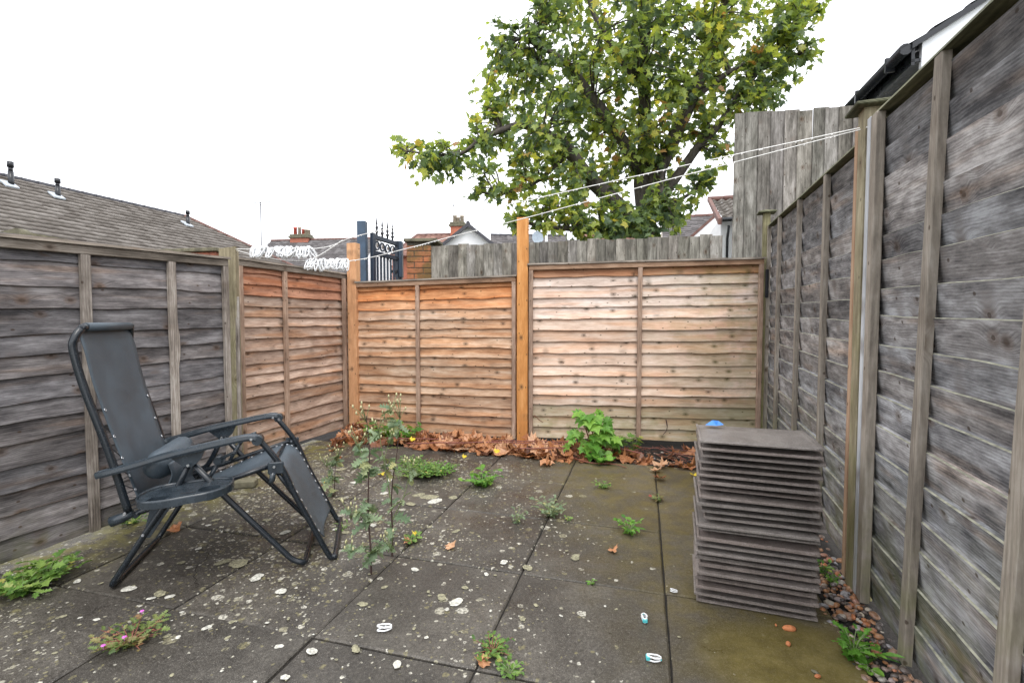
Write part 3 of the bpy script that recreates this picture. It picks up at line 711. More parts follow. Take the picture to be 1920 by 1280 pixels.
# ---------------------------------------------------------------- houses behind
U = Vector((.274, .962, 0)).normalized(); Vv = Vector((U.y, -U.x, 0))
def tiled(P0, P1, down, nrow, tw, mat, root, x0f=None, x1f=None, wave=.022, step=.022, name='tiles', per=5, seed=1):
    """a real tiled slope: ridge from P0 to P1, going down by `down`; courses lap and roll"""
    P0 = Vector(P0); P1 = Vector(P1); dn = Vector(down); L = (P1-P0).length; e = (P1-P0)/L
    nr = e.cross(dn).normalized()
    if nr.z < 0: nr = -nr
    n = max(1, int(L/tw)); r = random.Random(seed); v = []; f = []; att = []
    ext0 = x0f or (lambda s: 0.); ext1 = x1f or (lambda s: L)
    for i in range(nrow):
        s0, s1 = i/nrow, (i+1)/nrow
        a0, b0 = ext0((s0+s1)/2), ext1((s0+s1)/2)
        k0 = math.floor(a0/tw); k1 = math.ceil(b0/tw)
        for k in range(k0, k1):
            base = len(v); rr = r.random(); dz = r.uniform(-.003, .003)
            xs = [k*tw + tw*j/per for j in range(per+1)]; xs = [min(max(x, a0), b0) for x in xs]
            for j, x in enumerate(xs):
                z = wave*math.sin(2*math.pi*j/per)
                for (s, lift) in ((s0, 0.), (s1, step), (s1, -.01)):
                    v.append(P0 + e*x + dn*s + nr*(z + lift + dz)); att.append(rr)
            for j in range(per):
                q = base+j*3; f.append((q, q+1, q+4, q+3)); f.append((q+1, q+2, q+5, q+4))
    me = bpy.data.meshes.new(name); me.from_pydata([tuple(p) for p in v], [], f); me.update(); me.materials.append(mat)
    at = me.attributes.new('rnd', 'FLOAT', 'POINT'); at.data.foreach_set('value', att)
    for p in me.polygons: p.use_smooth = True
    o = link(name, me, root); o['kind'] = 'stuff'; return o
def ridge_line(P0, P1, mat, root, r=.09, name='ridge_tile_row'):
    P0 = Vector(P0); P1 = Vector(P1); L = (P1-P0).length; e = (P1-P0)/L; n = max(2, int(L/.45)); b = MB()
    for i in range(n):
        a = P0+e*(L*i/n); c = P0+e*(L*(i+1)/n-.01); b.tube([a, c], [r, r*.93], 8)
    return b.obj(name, mat, root)
def slabpoly(pts, mat, root, name, t=.12, nrm=None):
    """a planar polygon given thickness t along its normal"""
    P = [Vector(p) for p in pts]; n = (P[1]-P[0]).cross(P[2]-P[0]).normalized() if nrm is None else Vector(nrm)
    m = len(P); b = MB(); b.add(P+[p+n*t for p in P], [tuple(range(m)), tuple(range(2*m-1, m-1, -1))]+[(i, (i+1) % m, m+(i+1) % m, m+i) for i in range(m)])
    return b.obj(name, mat, root)
def vent(root, p, h, big=False):
    b = MB(); x, y, z = p
    b.tube([(x, y, z-.1), (x, y, z+h*.62)], .075, 10); b.tube([(x, y, z+h*.62), (x, y, z+h*.78)], .06, 10); b.tube([(x, y, z+h*.78), (x, y, z+h)], .085, 10)
    b.obj('vent_pipe', M['fascia_black'], root)
def house_left():
    root = empty('house', (-15, 18, 0), 0, 'long low house with a weathered brown tiled hip roof on the left', 'house')
    inv = Matrix.Translation((15, -18, 0))
    rh = 5.81; w_ = 5.0; drop = 3.2
    E1 = Vector((-14.86, 22.0, rh)); E0 = E1 - U*24.0
    eo = Vector((0, 0, -drop))
    dn = Vv*w_ + eo
    o = tiled(E0+Vector((15,-18,0)), E1+Vector((15,-18,0)), dn, 21, .30, M['roof_brown'], root, x1f=lambda s: 24+w_*s, seed=3, name='roof_slope', step=.06, wave=.007)
    hipA = E1; Cn = E1 + U*w_ + Vv*w_ + eo; Cf = E1 + U*w_ - Vv*w_ + eo
    T = Vector((15, -18, 0))
    slabpoly([hipA+T-Vector((0,0,.05)), Cn+T-Vector((0,0,.05)), Cf+T-Vector((0,0,.05))], M['roof_brown'], root, 'hip_end', .05)
    Bk = E0 - Vv*w_ + eo
    slabpoly([E0+T-Vector((0,0,.06)), E1+T-Vector((0,0,.06)), Cf+T-Vector((0,0,.06)), Bk+T-Vector((0,0,.06))], M['roof_brown'], root, 'rear_slope', .05)
    ridge_line(E0+T, E1+T, M['ridge_dark'], root); ridge_line(E1+T, Cn+T, M['ridge'], root, .1, 'hip_tile_row')
    q = .4
    W = [E0+Vv*(w_-q), E1+U*(w_-q)+Vv*(w_-q), E1+U*(w_-q)-Vv*(w_-q), E0-Vv*(w_-q)]
    W = [Vector((p.x, p.y, 0))+T for p in W]; hz = rh-drop-.08
    b = MB(); b.add(W+[p+Vector((0,0,hz)) for p in W], [(3,2,1,0),(4,5,6,7)]+[(i, (i+1) % 4, 4+(i+1) % 4, 4+i) for i in range(4)]); b.obj('wall', M['brick_far'], root)
    for (l, s, h) in ((-6.55, .15, .80), (-5.35, .17, .66), (-.62, .19, .66)):
        p = E1 + U*l*1.0 + dn*s + T
        vent(root, p, h)
        b = MB(); b.bbox(-.20, .20, -.22, .12, -.01, .05, .01); o = b.obj('flashing', M['lead'], root, p + Vector((0,0,.06))); o.rotation_euler = (0, math.atan2(drop, w_), math.atan2(Vv.y, Vv.x))
house_left()
def chimney(root, x, y, z0, z1, w_, d_, rz, pots, T=Vector((0,0,0))):
    Mx = Matrix.Translation((x+T.x, y+T.y, 0)) @ Matrix.Rotation(rz, 4, 'Z')
    b = MB(); b.box(-w_/2, w_/2, -d_/2, d_/2, z0, z1-.25, 0, Mx); b.obj('chimney_stack', M['brick_far'], root)
    b = MB(); b.bbox(-w_/2-.08, w_/2+.08, -d_/2-.08, d_/2+.08, z1-.248, z1-.13, .01, 0, Mx); b.bbox(-w_/2-.03, w_/2+.03, -d_/2-.03, d_/2+.03, z1-.128, z1, .02, 0, Mx); b.obj('chimney_cap', M['coping'], root)
    for (px, hh, rr, mat) in pots:
        b = MB(); p = Mx @ Vector((px, 0, 0))
        b.tube([(p.x, p.y, z1-.02), (p.x, p.y, z1+hh*.8), (p.x, p.y, z1+hh*.82), (p.x, p.y, z1+hh)], [rr, rr*.86, rr*1.05, rr*1.05], 10); b.obj('chimney_pot', M[mat], root)
    b = MB(); b.bbox(-w_/2-.12, w_/2+.12, -d_/2-.12, d_/2+.12, z0+.02, z0+.24, .02, 0, Mx); 
    b.obj('flashing', M['lead'], root)
def gable_house(label, A, B, depth, ridge, eave, mats, tw=.3, nrow=16, chim=None, wallm='render_white', seed=1, wave=.018, hipped=0., group=None):
    """ridge parallel to AB; A->B is the front eave line (ground positions), facing the camera"""
    A = Vector((*A, 0)); B = Vector((*B, 0)); root = empty('house', A, 0, label, 'house', group)
    e = (B-A).normalized(); L = (B-A).length; n = Vector((-e.y, e.x, 0))
    a = Vector((0,0,0)); b_ = e*L
    up = Vector((0,0,1))
    R0 = a+n*depth/2+up*ridge; R1 = b_+n*depth/2+up*ridge; ov = .3
    dn = -n*(depth/2+ov) - up*(ridge-eave)*(1+ov*2/depth)
    hp = hipped
    tiled(R0+e*hp, R1, dn, nrow, tw, M[mats[0]], root, x0f=(lambda s: -hp*s) if hp else None, wave=wave, seed=seed, name='roof_slope')
    dn2 = n*(depth/2+ov) - up*(ridge-eave)*(1+ov*2/depth)
    slabpoly([R0+e*hp-up*.03, R1-up*.03, R1+dn2-up*.03, R0+dn2-up*.03], M[mats[0]], root, 'rear_slope', .05)
    if hp: slabpoly([R0+e*hp-up*.04, R0+dn-up*.04, R0+dn2-up*.04], M[mats[0]], root, 'hip_end', .05)
    ridge_line(R0+e*hp, R1, M[mats[1]], root)
    if hp: ridge_line(R0+e*hp, R0+dn, M[mats[1]], root, .09, 'hip_tile_row')
    W = [a, b_, b_+n*depth, n*depth]
    m = MB(); m.add(W+[p+up*(eave-.05) for p in W], [(3,2,1,0),(4,5,6,7)]+[(i, (i+1) % 4, 4+(i+1) % 4, 4+i) for i in range(4)]); m.obj('wall', M[wallm], root)
    if not hp:
        slabpoly([up*(eave-.04), n*depth+up*(eave-.04), n*depth/2+up*(ridge-.12)], M[wallm], root, 'gable_wall', .1)
    slabpoly([b_+up*(eave-.04), b_+n*depth+up*(eave-.04), b_+n*depth/2+up*(ridge-.12)], M[wallm], root, 'gable_wall', -.1)
    # windows on the front wall
    k = 0; x = 1.0
    while x < L-1.5 and eave > 2.6:
        m = MB(); m.bbox(0, 1.1, -.03, .03, 0, 1.1, .01); fr = m.obj('window', M['white_paint'], root, a+e*x-n*.015+up*(eave-1.9), (0, 0, math.atan2(e.y, e.x)))
        m = MB(); m.box(.07, 1.03, -.036, -.031, .07, 1.03); m.obj('pane', M['fascia_black'], fr)
        x += 2.6
    if chim:
        for c in chim:
            p = e*c[0] + n*(depth/2); chimney(root, p.x, p.y, c[1], c[2], c[3], c[4], math.atan2(e.y, e.x), c[5])
    return root
# terrace with the tall red pots, far left of the gate
gable_house('far terrace roof of dark slate with a red-potted chimney stack', (-16.5, 29.2), (-9.0, 28.2), 6.4, 6.40, 4.0, ('roof_slate', 'ridge'), .26, 18,
  [(2.15, 4.9, 6.74, 1.25, .6, [(-.42, .50, .12, 'pot_red'), (-.12, .52, .11, 'pot_buff'), (.16, .36, .12, 'pot_red'), (.36, .34, .13, 'pot_buff'), (.54, .32, .12, 'pot_buff')])], wallm='render_white', seed=4, wave=.006)
gable_house('lower dark roof behind the brown hip roof with a small buff-potted stack', (-21.5, 33.5), (-14.6, 32.0), 6, 5.95, 4.0, ('roof_slate', 'ridge'), .26, 14,
  [(.6, 5.0, 6.0, .8, .5, [(-.2, .35, .12, 'pot_buff'), (.15, .3, .12, 'pot_buff')])], seed=5, wave=.006)
ra = empty('tv_aerial', (-15.52, 30, 0), 0, 'thin television aerial on a long mast above the white pegs', 'aerial')
b = MB(); b.tube([(0,0,0),(0,0,8.38)], .028, 6); b.obj('mast', M['iron'], ra)
b = MB(); b.tube([(-.75,.0,8.28),(.55,.1,8.42)], .016, 5)
for k in range(7): 
    x = -.7+k*.2; z = 8.285+.0215*k*.2*5; b.tube([(x,-.22,z-.02),(x,.22,z+.05)], .010, 5)
b.tube([(-.35,0,8.20),(.5,0,8.20)], .014, 5); b.obj('antenna_rods', M['iron'], ra)
# centre: red roof with chimney, white gable, grey roof
gable_house('red-brown tiled roof with a brick chimney above the gate', (-6.3, 25.4), (-2.6, 25.0), 5.0, 5.98, 4.6, ('roof_red', 'ridge'), .3, 10,
  [(3.0, 5.35, 6.62, .78, .62, [(-.2, .42, .12, 'pot_buff'), (.0, .30, .11, 'pot_buff'), (.22, .40, .12, 'pot_buff')])], wallm='brick_far', seed=6, hipped=.6)
b = MB(); b.tube([(-3.33, 27.6, 6.6), (-3.33, 27.6, 7.75)], .018, 6); b.tube([(-3.5,27.6,7.7),(-3.1,27.6,7.5)], .014, 5); b.tube([(-3.45,27.6,7.55),(-3.2,27.6,7.65)], .012, 5)
tag(b.obj('tv_aerial', M['iron']), 'small aerial sticking up from the brick chimney above the gate', 'aerial')
def front_gable():
    root = empty('house', (-1.98, 22, 0), 0, 'white rendered gable with dark blue-grey verge above the close-board fence', 'house')
    hw = 2.0; ap = 5.46; ev = 5.46-2.0*.78
    slabpoly([(-hw+.1,0,0),(hw-.1,0,0),(hw-.1,0,ev+.02),(0,0,ap-.12),(-hw+.1,0,ev+.02)], M['render_white'], root, 'gable_wall', 6., (0,1,0))
    for s in (-1, 1):
        P0 = Vector((0,-.18,ap)); P1 = Vector((0,6,ap)); dn = Vector((s*hw*1.05,0,-(ap-ev)*1.05))
        tiled(P0, P1, dn, 9, .3, M['roof_slate'], root, seed=8+s, name='roof_slope', wave=.015)
        v = [(0,-.20,ap+.02),(s*hw*1.05,-.20,ev-.06),(s*hw*1.05,-.20,ev-.24),(0,-.20,ap-.16)]
        slabpoly(v, M['ridge_dark'], root, 'barge_board', .05, (0,-1,0))
    ridge_line((0,-.2,ap+.02),(0,6,ap+.02), M['ridge_dark'], root)
front_gable()
gable_house('grey-brown tiled roof just right of the white gable', (-1.0, 24.2), (3.2, 24.5), 5.2, 5.80, 4.3, ('roof_slate', 'ridge_dark'), .3, 13, None, wallm='render_cream', seed=9, wave=.02)
gable_house('dull red roof glimpsed through the lower tree leaves', (3.0, 22.5), (6.3, 22.0), 5.2, 5.60, 4.2, ('roof_red', 'ridge'), .3, 12, None, wallm='render_cream', seed=10)
b = MB(); n = 14
b.tube([(1.2, 22.3, 4.78+0), (1.2, 22.26, 4.84)], .01, 6)
v = [(1.18, 22.16, 4.88)]+[(1.18+.27*math.cos(2*math.pi*k/n), 22.08+.05*math.sin(2*math.pi*k/n), 4.88+.30*math.sin(2*math.pi*k/n)) for k in range(n)]
b.add(v, [(0,1+k,1+(k+1)%n) for k in range(n)], 0, True); b.tube([(1.18,22.2,4.0),(1.18,22.2,4.8)], .03, 6); b.tube([(1.18,22.1,4.85),(1.0,21.85,4.75)], .012, 5)
tag(b.obj('satellite_dish', M['glass_dish']), 'small grey satellite dish by the orange post top', 'satellite dish')
b = MB(); b.bbox(1.50, 1.62, 22.0, 22.1, 0, 5.0, .01); tag(b.obj('white_pole', M['white_paint']), 'short white pole standing right of the satellite dish', 'pole')
# right of the trunk
gable_house('slate-roofed cream house seen below the right of the tree', (5.9, 19.0), (9.4, 18.0), 4.6, 5.55, 4.35, ('roof_slate', 'ridge'), .28, 12, None, wallm='render_cream', seed=11, wave=.01)
def right_white():
    root = empty('house', (6.6, 17, 0), R(-14), 'white rendered wall with a sloping top left of the tall fence', 'house')
    slabpoly([(-.6,0,0),(3.0,0,0),(3.0,0,6.2),(.9,0,5.05),(-.6,0,3.72)], M['render_white'], root, 'gable_wall', 4., (0,1,0))
    slabpoly([(3.0,-.02,6.32),(.88,-.02,5.15),(-.72,-.02,3.72),(-.72,-.02,3.60),(.88,-.02,5.03),(3.0,-.02,6.2)], M['ridge'], root, 'verge', 4.1, (0,1,0))
right_white()
def right_small():
    root = empty('house', (5.55, 13.2, 0), R(-16), 'small house with brown verge and rolled tiles beside the tall fence', 'house')
    slabpoly([(.12,0,0),(1.6,0,0),(1.6,0,3.9),(.12,0,3.9)], M['render_white'], root, 'wall', 5., (0,1,0))
    tiled((.10,2.2,4.86),(1.9,2.2,4.86), Vector((0,-2.55,-1.05)), 7, .24, M['roof_brown'], root, seed=13, wave=.035, step=.04, name='roof_slope')
    b = MB(); b.bbox(.0, .09, -.4, 2.3, 3.6, 3.72, .01, 0, Matrix.Translation((0, 0, 0)) @ Matrix.Shear('XZ', 4, (0,0)))
    slabpoly([(.0,-.42,3.62),(.0,2.2,4.84),(.0,2.2,4.96),(.0,-.42,3.78)], M['ridge'], root, 'verge', .09, (1,0,0))
    b = MB(); b.tube([(.1,-.46,3.74),(1.9,-.46,3.74)], .055, 8); b.obj('gutter', M['fascia_black'], root)
    b = MB(); b.tube([(.28,-.30,3.60),(.28,-.08,3.3),(.28,-.08,0)], .035, 8); b.obj('downpipe', M['fascia_black'], root)
    b = MB(); b.bbox(.6, 1.4, -.05, -.001, 2.6, 3.4, .01); b.obj('window', M['fascia_black'], root)
    ridge_line((.0,2.2,4.9),(1.9,2.2,4.9), M['ridge'], root)
right_small()
# house at the top right: black eaves and a white verge board
def house_right():
    C0 = Vector((4.03, 5.0, 0)); root = empty('house', C0, 0, 'white house with black gutter and dark roof rising over the right fence', 'house')
    ev = 3.89; u = D; n = N; up = Vector((0,0,1)); pit = math.tan(R(31)); LEN = 8.
    # side wall (under the eave) runs away along u; gable wall faces the camera along n
    o0 = n*.34+u*.10
    W = [o0, o0+n*6, o0+n*6+u*LEN, o0+u*LEN]
    b = MB(); b.add(W+[p+up*(ev-.15) for p in W], [(3,2,1,0),(4,5,6,7)]+[(i, (i+1) % 4, 4+(i+1) % 4, 4+i) for i in range(4)]); b.obj('wall', M['render_white'], root)
    slabpoly([o0+up*(ev-.14), o0+n*6+up*(ev-.14), o0+n*3+up*(ev+3*pit)], M['render_white'], root, 'gable_wall', .1, u)
    rd = n*3.1+up*(3.1*pit+ev)
    tiled(rd-u*.05, rd+u*(LEN+.2), -n*3.2-up*3.2*pit, 11, .33, M['ridge_dark'], root, wave=.008, step=.02, seed=15, name='roof_slope')
    slabpoly([rd-u*.05-up*.06, rd+u*LEN-up*.06, rd+u*LEN+n*3.2-up*(3.2*pit+.06), rd-u*.05+n*3.2-up*(3.2*pit+.06)], M['ridge_dark'], root, 'rear_slope', .05, up)
    # verge: white board under dark verge tiles
    slabpoly([-u*.02+n*.10+up*(ev+.02), -u*.02+n*.10+up*(ev-.38), -u*.02+n*.34+up*(ev-.40), -u*.02+n*3.1+up*(ev+3.1*pit-.42), -u*.02+n*3.1+up*(ev+3.1*pit-.02)], M['white_paint'], root, 'barge_board', .05, u)
    slabpoly([-u*.06-n*.0+up*(ev-.06), -u*.06-n*.0+up*(ev-.005), -u*.06+n*3.1+up*(ev+3.1*pit+.06), -u*.06+n*3.1+up*(ev+3.1*pit-.015)], M['fascia_black'], root, 'verge_trim', .04, u)
    slabpoly([n*.02+up*(ev-.17), n*.34+up*(ev-.17), n*.34+u*LEN+up*(ev-.17), n*.02+u*LEN+up*(ev-.17)], M['fascia_black'], root, 'soffit', .03, up)
    slabpoly([n*.02+up*(ev-.20), n*.02+u*LEN+up*(ev-.20), n*.02+u*LEN+up*(ev+.0), n*.02+up*(ev+.0)], M['fascia_black'], root, 'fascia', .03, n)
    b = MB(); b.tube([-n*.05+up*(ev-.05)-u*.04, -n*.05+up*(ev-.05)+u*LEN], .058, 10); b.obj('gutter', M['fascia_black'], root)
    for k in range(7):
        b = MB(); q = u*(.25+k*.75); b.bbox(-.075, .02, -.015, .015, -.13, .02, .003, 0, Matrix.Translation(q-n*.035+up*(ev-.01)) @ Matrix.Rotation(-AN, 4, 'Z')); b.obj('gutter_bracket', M['fascia_black'], root)
    b = MB(); q = u*2.3+n*.26; b.tube([q+up*(ev-.2), q], .034, 8); b.obj('downpipe', M['downpipe'], root)
    b = MB(); q = u*3.0+n*.22; b.bbox(-.12, .10, -.12, .12, ev-.75, ev-.21, .01, 0, Matrix.Translation(q) @ Matrix.Rotation(-AN, 4, 'Z')); b.obj('soffit_box', M['fascia_black'], root)
house_right()
# shed behind the left fence with a round clay ridge end
root = empty('shed', (-4.62, 4.75, 0), R(0), 'low shed roof with a round clay ridge end peeping over the left fence', 'shed')
b = MB(); b.box(-.7, .7, 0, 1.6, 0, 1.75); b.obj('wall', M['render_cream'], root)
b = MB(); b.add([(-.9,-.1,1.82),(-.18,-.1,1.98),(-.18,1.7,1.98),(-.9,1.7,1.82),(-.9,-.1,1.76),(-.18,-.1,1.92),(-.18,1.7,1.92),(-.9,1.7,1.76)], [(0,1,2,3),(7,6,5,4),(0,4,5,1),(1,5,6,2),(2,6,7,3),(3,7,4,0)]); b.obj('roof', M['coping'], root)
b = MB(); b.tube([(-.12,-.12,1.93),(-.12,-.02,1.93)], .06, 12); b.obj('ridge_end', M['coping'], root)

# ---------------------------------------------------------------- tree
SPH = [(-1.452, 7.0, 3.515, 0.264), (-1.19, 6.8, 3.227, 0.272), (-0.88, 7.0, 3.402, 0.326), (-0.432, 7.2, 3.661, 0.384), (-0.44, 6.7, 3.088, 0.253), (-0.036, 6.6, 2.773, 0.22), (0.189, 6.9, 3.109, 0.345), (-0.282, 7.4, 4.128, 0.411), (-0.454, 7.6, 4.695, 0.236), (0.04, 7.4, 4.562, 0.493), (-0.2, 7.4, 5.305, 0.279), (0.206, 7.6, 5.138, 0.464), (0.574, 7.6, 5.698, 0.422), (0.839, 7.8, 6.39, 0.606), (0.702, 7.2, 4.85, 0.559), (0.627, 7.2, 4.162, 0.559), (0.764, 7.0, 3.478, 0.427), (0.297, 6.8, 3.556, 0.377), (0.507, 6.6, 2.558, 0.308), (0.92, 6.7, 2.58, 0.335), (0.907, 6.9, 2.998, 0.306), (1.439, 6.9, 2.624, 0.368), (1.322, 7.2, 5.305, 0.639), (1.367, 7.0, 4.524, 0.66), (1.373, 7.2, 3.931, 0.599), (1.538, 7.4, 3.374, 0.452), (1.867, 6.8, 2.528, 0.34), (2.195, 6.9, 2.773, 0.368), (2.21, 6.7, 2.398, 0.223), (2.607, 7.0, 2.987, 0.264), (2.838, 7.1, 3.091, 0.173), (2.154, 7.3, 3.501, 0.405), (1.981, 7.0, 4.002, 0.583), (1.989, 6.8, 4.642, 0.642), (1.963, 7.0, 5.409, 0.66), (2.571, 7.0, 5.189, 0.66), (2.659, 7.0, 4.449, 0.583), (2.824, 7.2, 3.931, 0.36), (3.042, 7.2, 4.85, 0.559), (3.342, 7.2, 5.381, 0.599), (3.288, 7.2, 4.239, 0.36), (3.515, 7.2, 4.621, 0.4), (3.79, 7.3, 5.133, 0.405), (4.017, 7.3, 5.517, 0.405), (4.326, 7.4, 5.032, 0.214), (4.052, 7.4, 4.797, 0.279), (4.387, 7.4, 5.771, 0.296), (3.756, 7.2, 4.315, 0.208), (3.024, 7.1, 3.511, 0.158), (1.11, 7.4, 6.657, 0.903), (2.006, 7.2, 6.581, 1.039), (3.013, 7.2, 6.358, 0.879), (3.898, 7.4, 6.196, 0.575), (1.699, 7.6, 7.979, 0.928), (2.601, 7.4, 7.647, 0.986), (2.174, 7.6, 8.751, 0.675), (1.451, 6.6, 2.343, 0.205), (1.001, 6.5, 2.281, 0.13), (0.071, 6.5, 2.43, 0.115), (1.717, 6.5, 2.218, 0.159), (1.817, 8.4, 5.739, 0.839), (2.913, 8.4, 5.384, 0.932), (0.912, 8.4, 5.028, 0.746), (1.964, 8.2, 4.498, 0.819)]
LIMB = [[(2.114, 7.5, 0.275, 0.2497), (2.082, 7.5, 2.183, 0.1748), (2.016, 7.5, 2.918, 0.1415), (2.004, 7.5, 3.888, 0.1041), (2.031, 7.5, 5.006, 0.0832), (2.044, 7.6, 6.175, 0.0633), (2.067, 7.6, 7.59, 0.0337)], [(2.059, 7.5, 2.755, 0.1249), (2.264, 7.4, 3.533, 0.1191), (2.505, 7.3, 4.009, 0.1053), (2.658, 7.2, 4.468, 0.0879), (2.952, 7.1, 5.247, 0.063), (3.164, 7.1, 6.137, 0.0394)], [(2.101, 7.5, 2.674, 0.0916), (2.711, 7.3, 3.579, 0.0648), (3.02, 7.2, 3.931, 0.0559), (3.363, 7.2, 4.43, 0.0479), (3.948, 7.3, 5.133, 0.0324), (4.467, 7.4, 5.732, 0.0164)], [(1.979, 7.5, 2.511, 0.1415), (1.262, 7.2, 3.08, 0.1119), (0.892, 7.1, 3.435, 0.0946), (0.649, 7.0, 3.665, 0.0777), (0.191, 7.0, 3.89, 0.0544), (-0.305, 7.0, 3.74, 0.035), (-0.829, 6.9, 3.444, 0.023), (-1.469, 6.9, 3.481, 0.0115)], [(1.994, 7.5, 3.324, 0.1082), (1.35, 7.3, 4.204, 0.0729), (0.791, 7.3, 4.902, 0.0486), (0.16, 7.4, 5.344, 0.0246)], [(0.775, 7.1, 3.511, 0.0394), (0.302, 6.9, 3.035, 0.0306), (-0.147, 6.7, 2.834, 0.0149)], [(1.954, 7.4, 2.411, 0.0657), (1.047, 6.8, 2.365, 0.0377), (0.363, 6.6, 2.4, 0.0293), (0.107, 6.5, 2.43, 0.0108)], [(2.019, 7.5, 4.688, 0.0749), (1.34, 7.3, 5.364, 0.0486), (1.034, 7.4, 6.196, 0.0329), (0.804, 7.5, 6.654, 0.0166)], [(2.264, 7.4, 3.533, 0.0575), (2.227, 7.0, 2.798, 0.0311), (2.76, 7.0, 3.063, 0.0155)], [(2.0, 7.5, 3.566, 0.0832), (1.723, 7.9, 4.036, 0.0614), (1.172, 8.3, 4.893, 0.0368)], [(2.6, 7.25, 4.338, 0.0563), (3.432, 7.2, 4.85, 0.032), (4.266, 7.3, 5.056, 0.0162)]]
def maple(size=1., fold=.25, droop=.15, seed=0):
    """five-lobed leaf, stalk end at the origin, tip towards +y; returns verts, faces"""
    r = random.Random(seed)
    half = [(.0, .0), (.10, -.02), (.34, -.06), (.22, .12), (.52, .22), (.33, .36), (.56, .62), (.26, .56), (.16, .72), (.0, 1.02)]
    out = [(x*(1+r.uniform(-.08, .08)), y*(1+r.uniform(-.05, .05))) for x, y in half]; out[0] = (0, 0); out[-1] = (0, 1.0)
    v = [(0, .38, 0)]
    def zz(x, y): return fold*abs(x) - droop*(y*y) - .22*x*x + .03*math.sin(x*9+seed)
    for x, y in out: v.append((x, y, zz(x, y)))
    for x, y in out[-2:0:-1]: v.append((-x*(1+r.uniform(-.1, .1)), y, zz(x, y)))
    v[0] = (0, .38, zz(0, .38)-.02)
    n = len(v)-1; f = [(0, 1+k, 1+(k+1) % n) for k in range(n)]
    return [Vector(p)*size for p in v], f
def leaf_cloud(name, mats_list, mat, parent, variants, kind=None, stalk=None):
    """join many transformed leaves into one mesh with a per-leaf random value"""
    V_ = []; F_ = []; at = []
    for Mx, vi, rv in mats_list:
        vv, ff = variants[vi]; n = len(V_)
        V_ += [tuple(Mx @ p) for p in vv]; F_ += [tuple(i+n for i in q) for q in ff]; at += [rv]*len(vv)
    me = bpy.data.meshes.new(name); me.from_pydata(V_, [], F_); me.update(); me.materials.append(mat)
    a = me.attributes.new('rnd', 'FLOAT', 'POINT'); a.data.foreach_set('value', at)
    o = link(name, me, parent)
    if kind: o['kind'] = kind
    return o
def variant_mesh(name, vf, mat, rv):
    me = bpy.data.meshes.new(name); me.from_pydata([tuple(p) for p in vf[0]], [], vf[1]); me.update(); me.materials.append(mat)
    a = me.attributes.new('rnd', 'FLOAT', 'POINT'); a.data.foreach_set('value', [rv]*len(vf[0])); return me
def orient(loc, tip, nrm, s=1.):
    y = Vector(tip).normalized(); z = Vector(nrm); z = (z - y*z.dot(y))
    if z.length < 1e-4: z = y.orthogonal()
    z.normalize(); x = y.cross(z)
    Mx = Matrix((x, y, z)).transposed().to_4x4(); Mx.translation = loc
    return Mx @ Matrix.Scale(s, 4)
tree = empty('sycamore_tree', (2.114, 7.5, 0), 0, 'large leafy sycamore with green and yellowing leaves behind the grey close-board fence', 'tree')
TT = Matrix.Translation((-2.114, -7.5, 0))
rt = random.Random(11)
for i, lm in enumerate(LIMB):
    pts = [Vector(p[:3]) for p in lm]; rr = [p[3] for p in lm]
    if i == 0: pts = [Vector((pts[0].x+.02, pts[0].y, -.1))]+pts; rr = [rr[0]*1.35]+rr
    q = [Vector((p.x, p.y, p.z)) for p in spline(pts, 6)]
    rs = []
    for k in range(len(q)):
        t = k/6; a = min(int(t), len(rr)-2); rs.append(rr[a]+(rr[a+1]-rr[a])*(t-a))
    q = [p + Vector((noise.noise(p*1.7), noise.noise(p*1.7+Vector((9,0,0))), 0))*.06 for p in q]
    b = MB(); b.tube([TT @ p for p in q], rs, 12 if i < 3 else 8); b.obj('trunk' if i == 0 else 'limb', M['bark'], tree)
limbpts = [Vector(p) for lm in LIMB for p in [tuple(x) for q in range(1) for x in []]] if False else []
for lm in LIMB: limbpts += [p for p in spline([x[:3] for x in lm], 4)]
limbpts = [p for p in limbpts if p.z > 2.0]
tw = MB(); leaves = []
variants = [maple(1., .28, .25, k) for k in range(6)]
def put_leaf(p, outdir, size):
    tip = (outdir*.7 + Vector((rt.gauss(0, .6), rt.gauss(0, .6), rt.gauss(-.45, .4)))).normalized()
    nrm = Vector((rt.gauss(0, .55), rt.gauss(-.15, .55), rt.gauss(.75, .4)))
    leaves.append((orient(p, tip, nrm, size), rt.randrange(6), min(1, max(0, rt.gauss(.40, .24)+.14*noise.noise(p*.9)*2))))
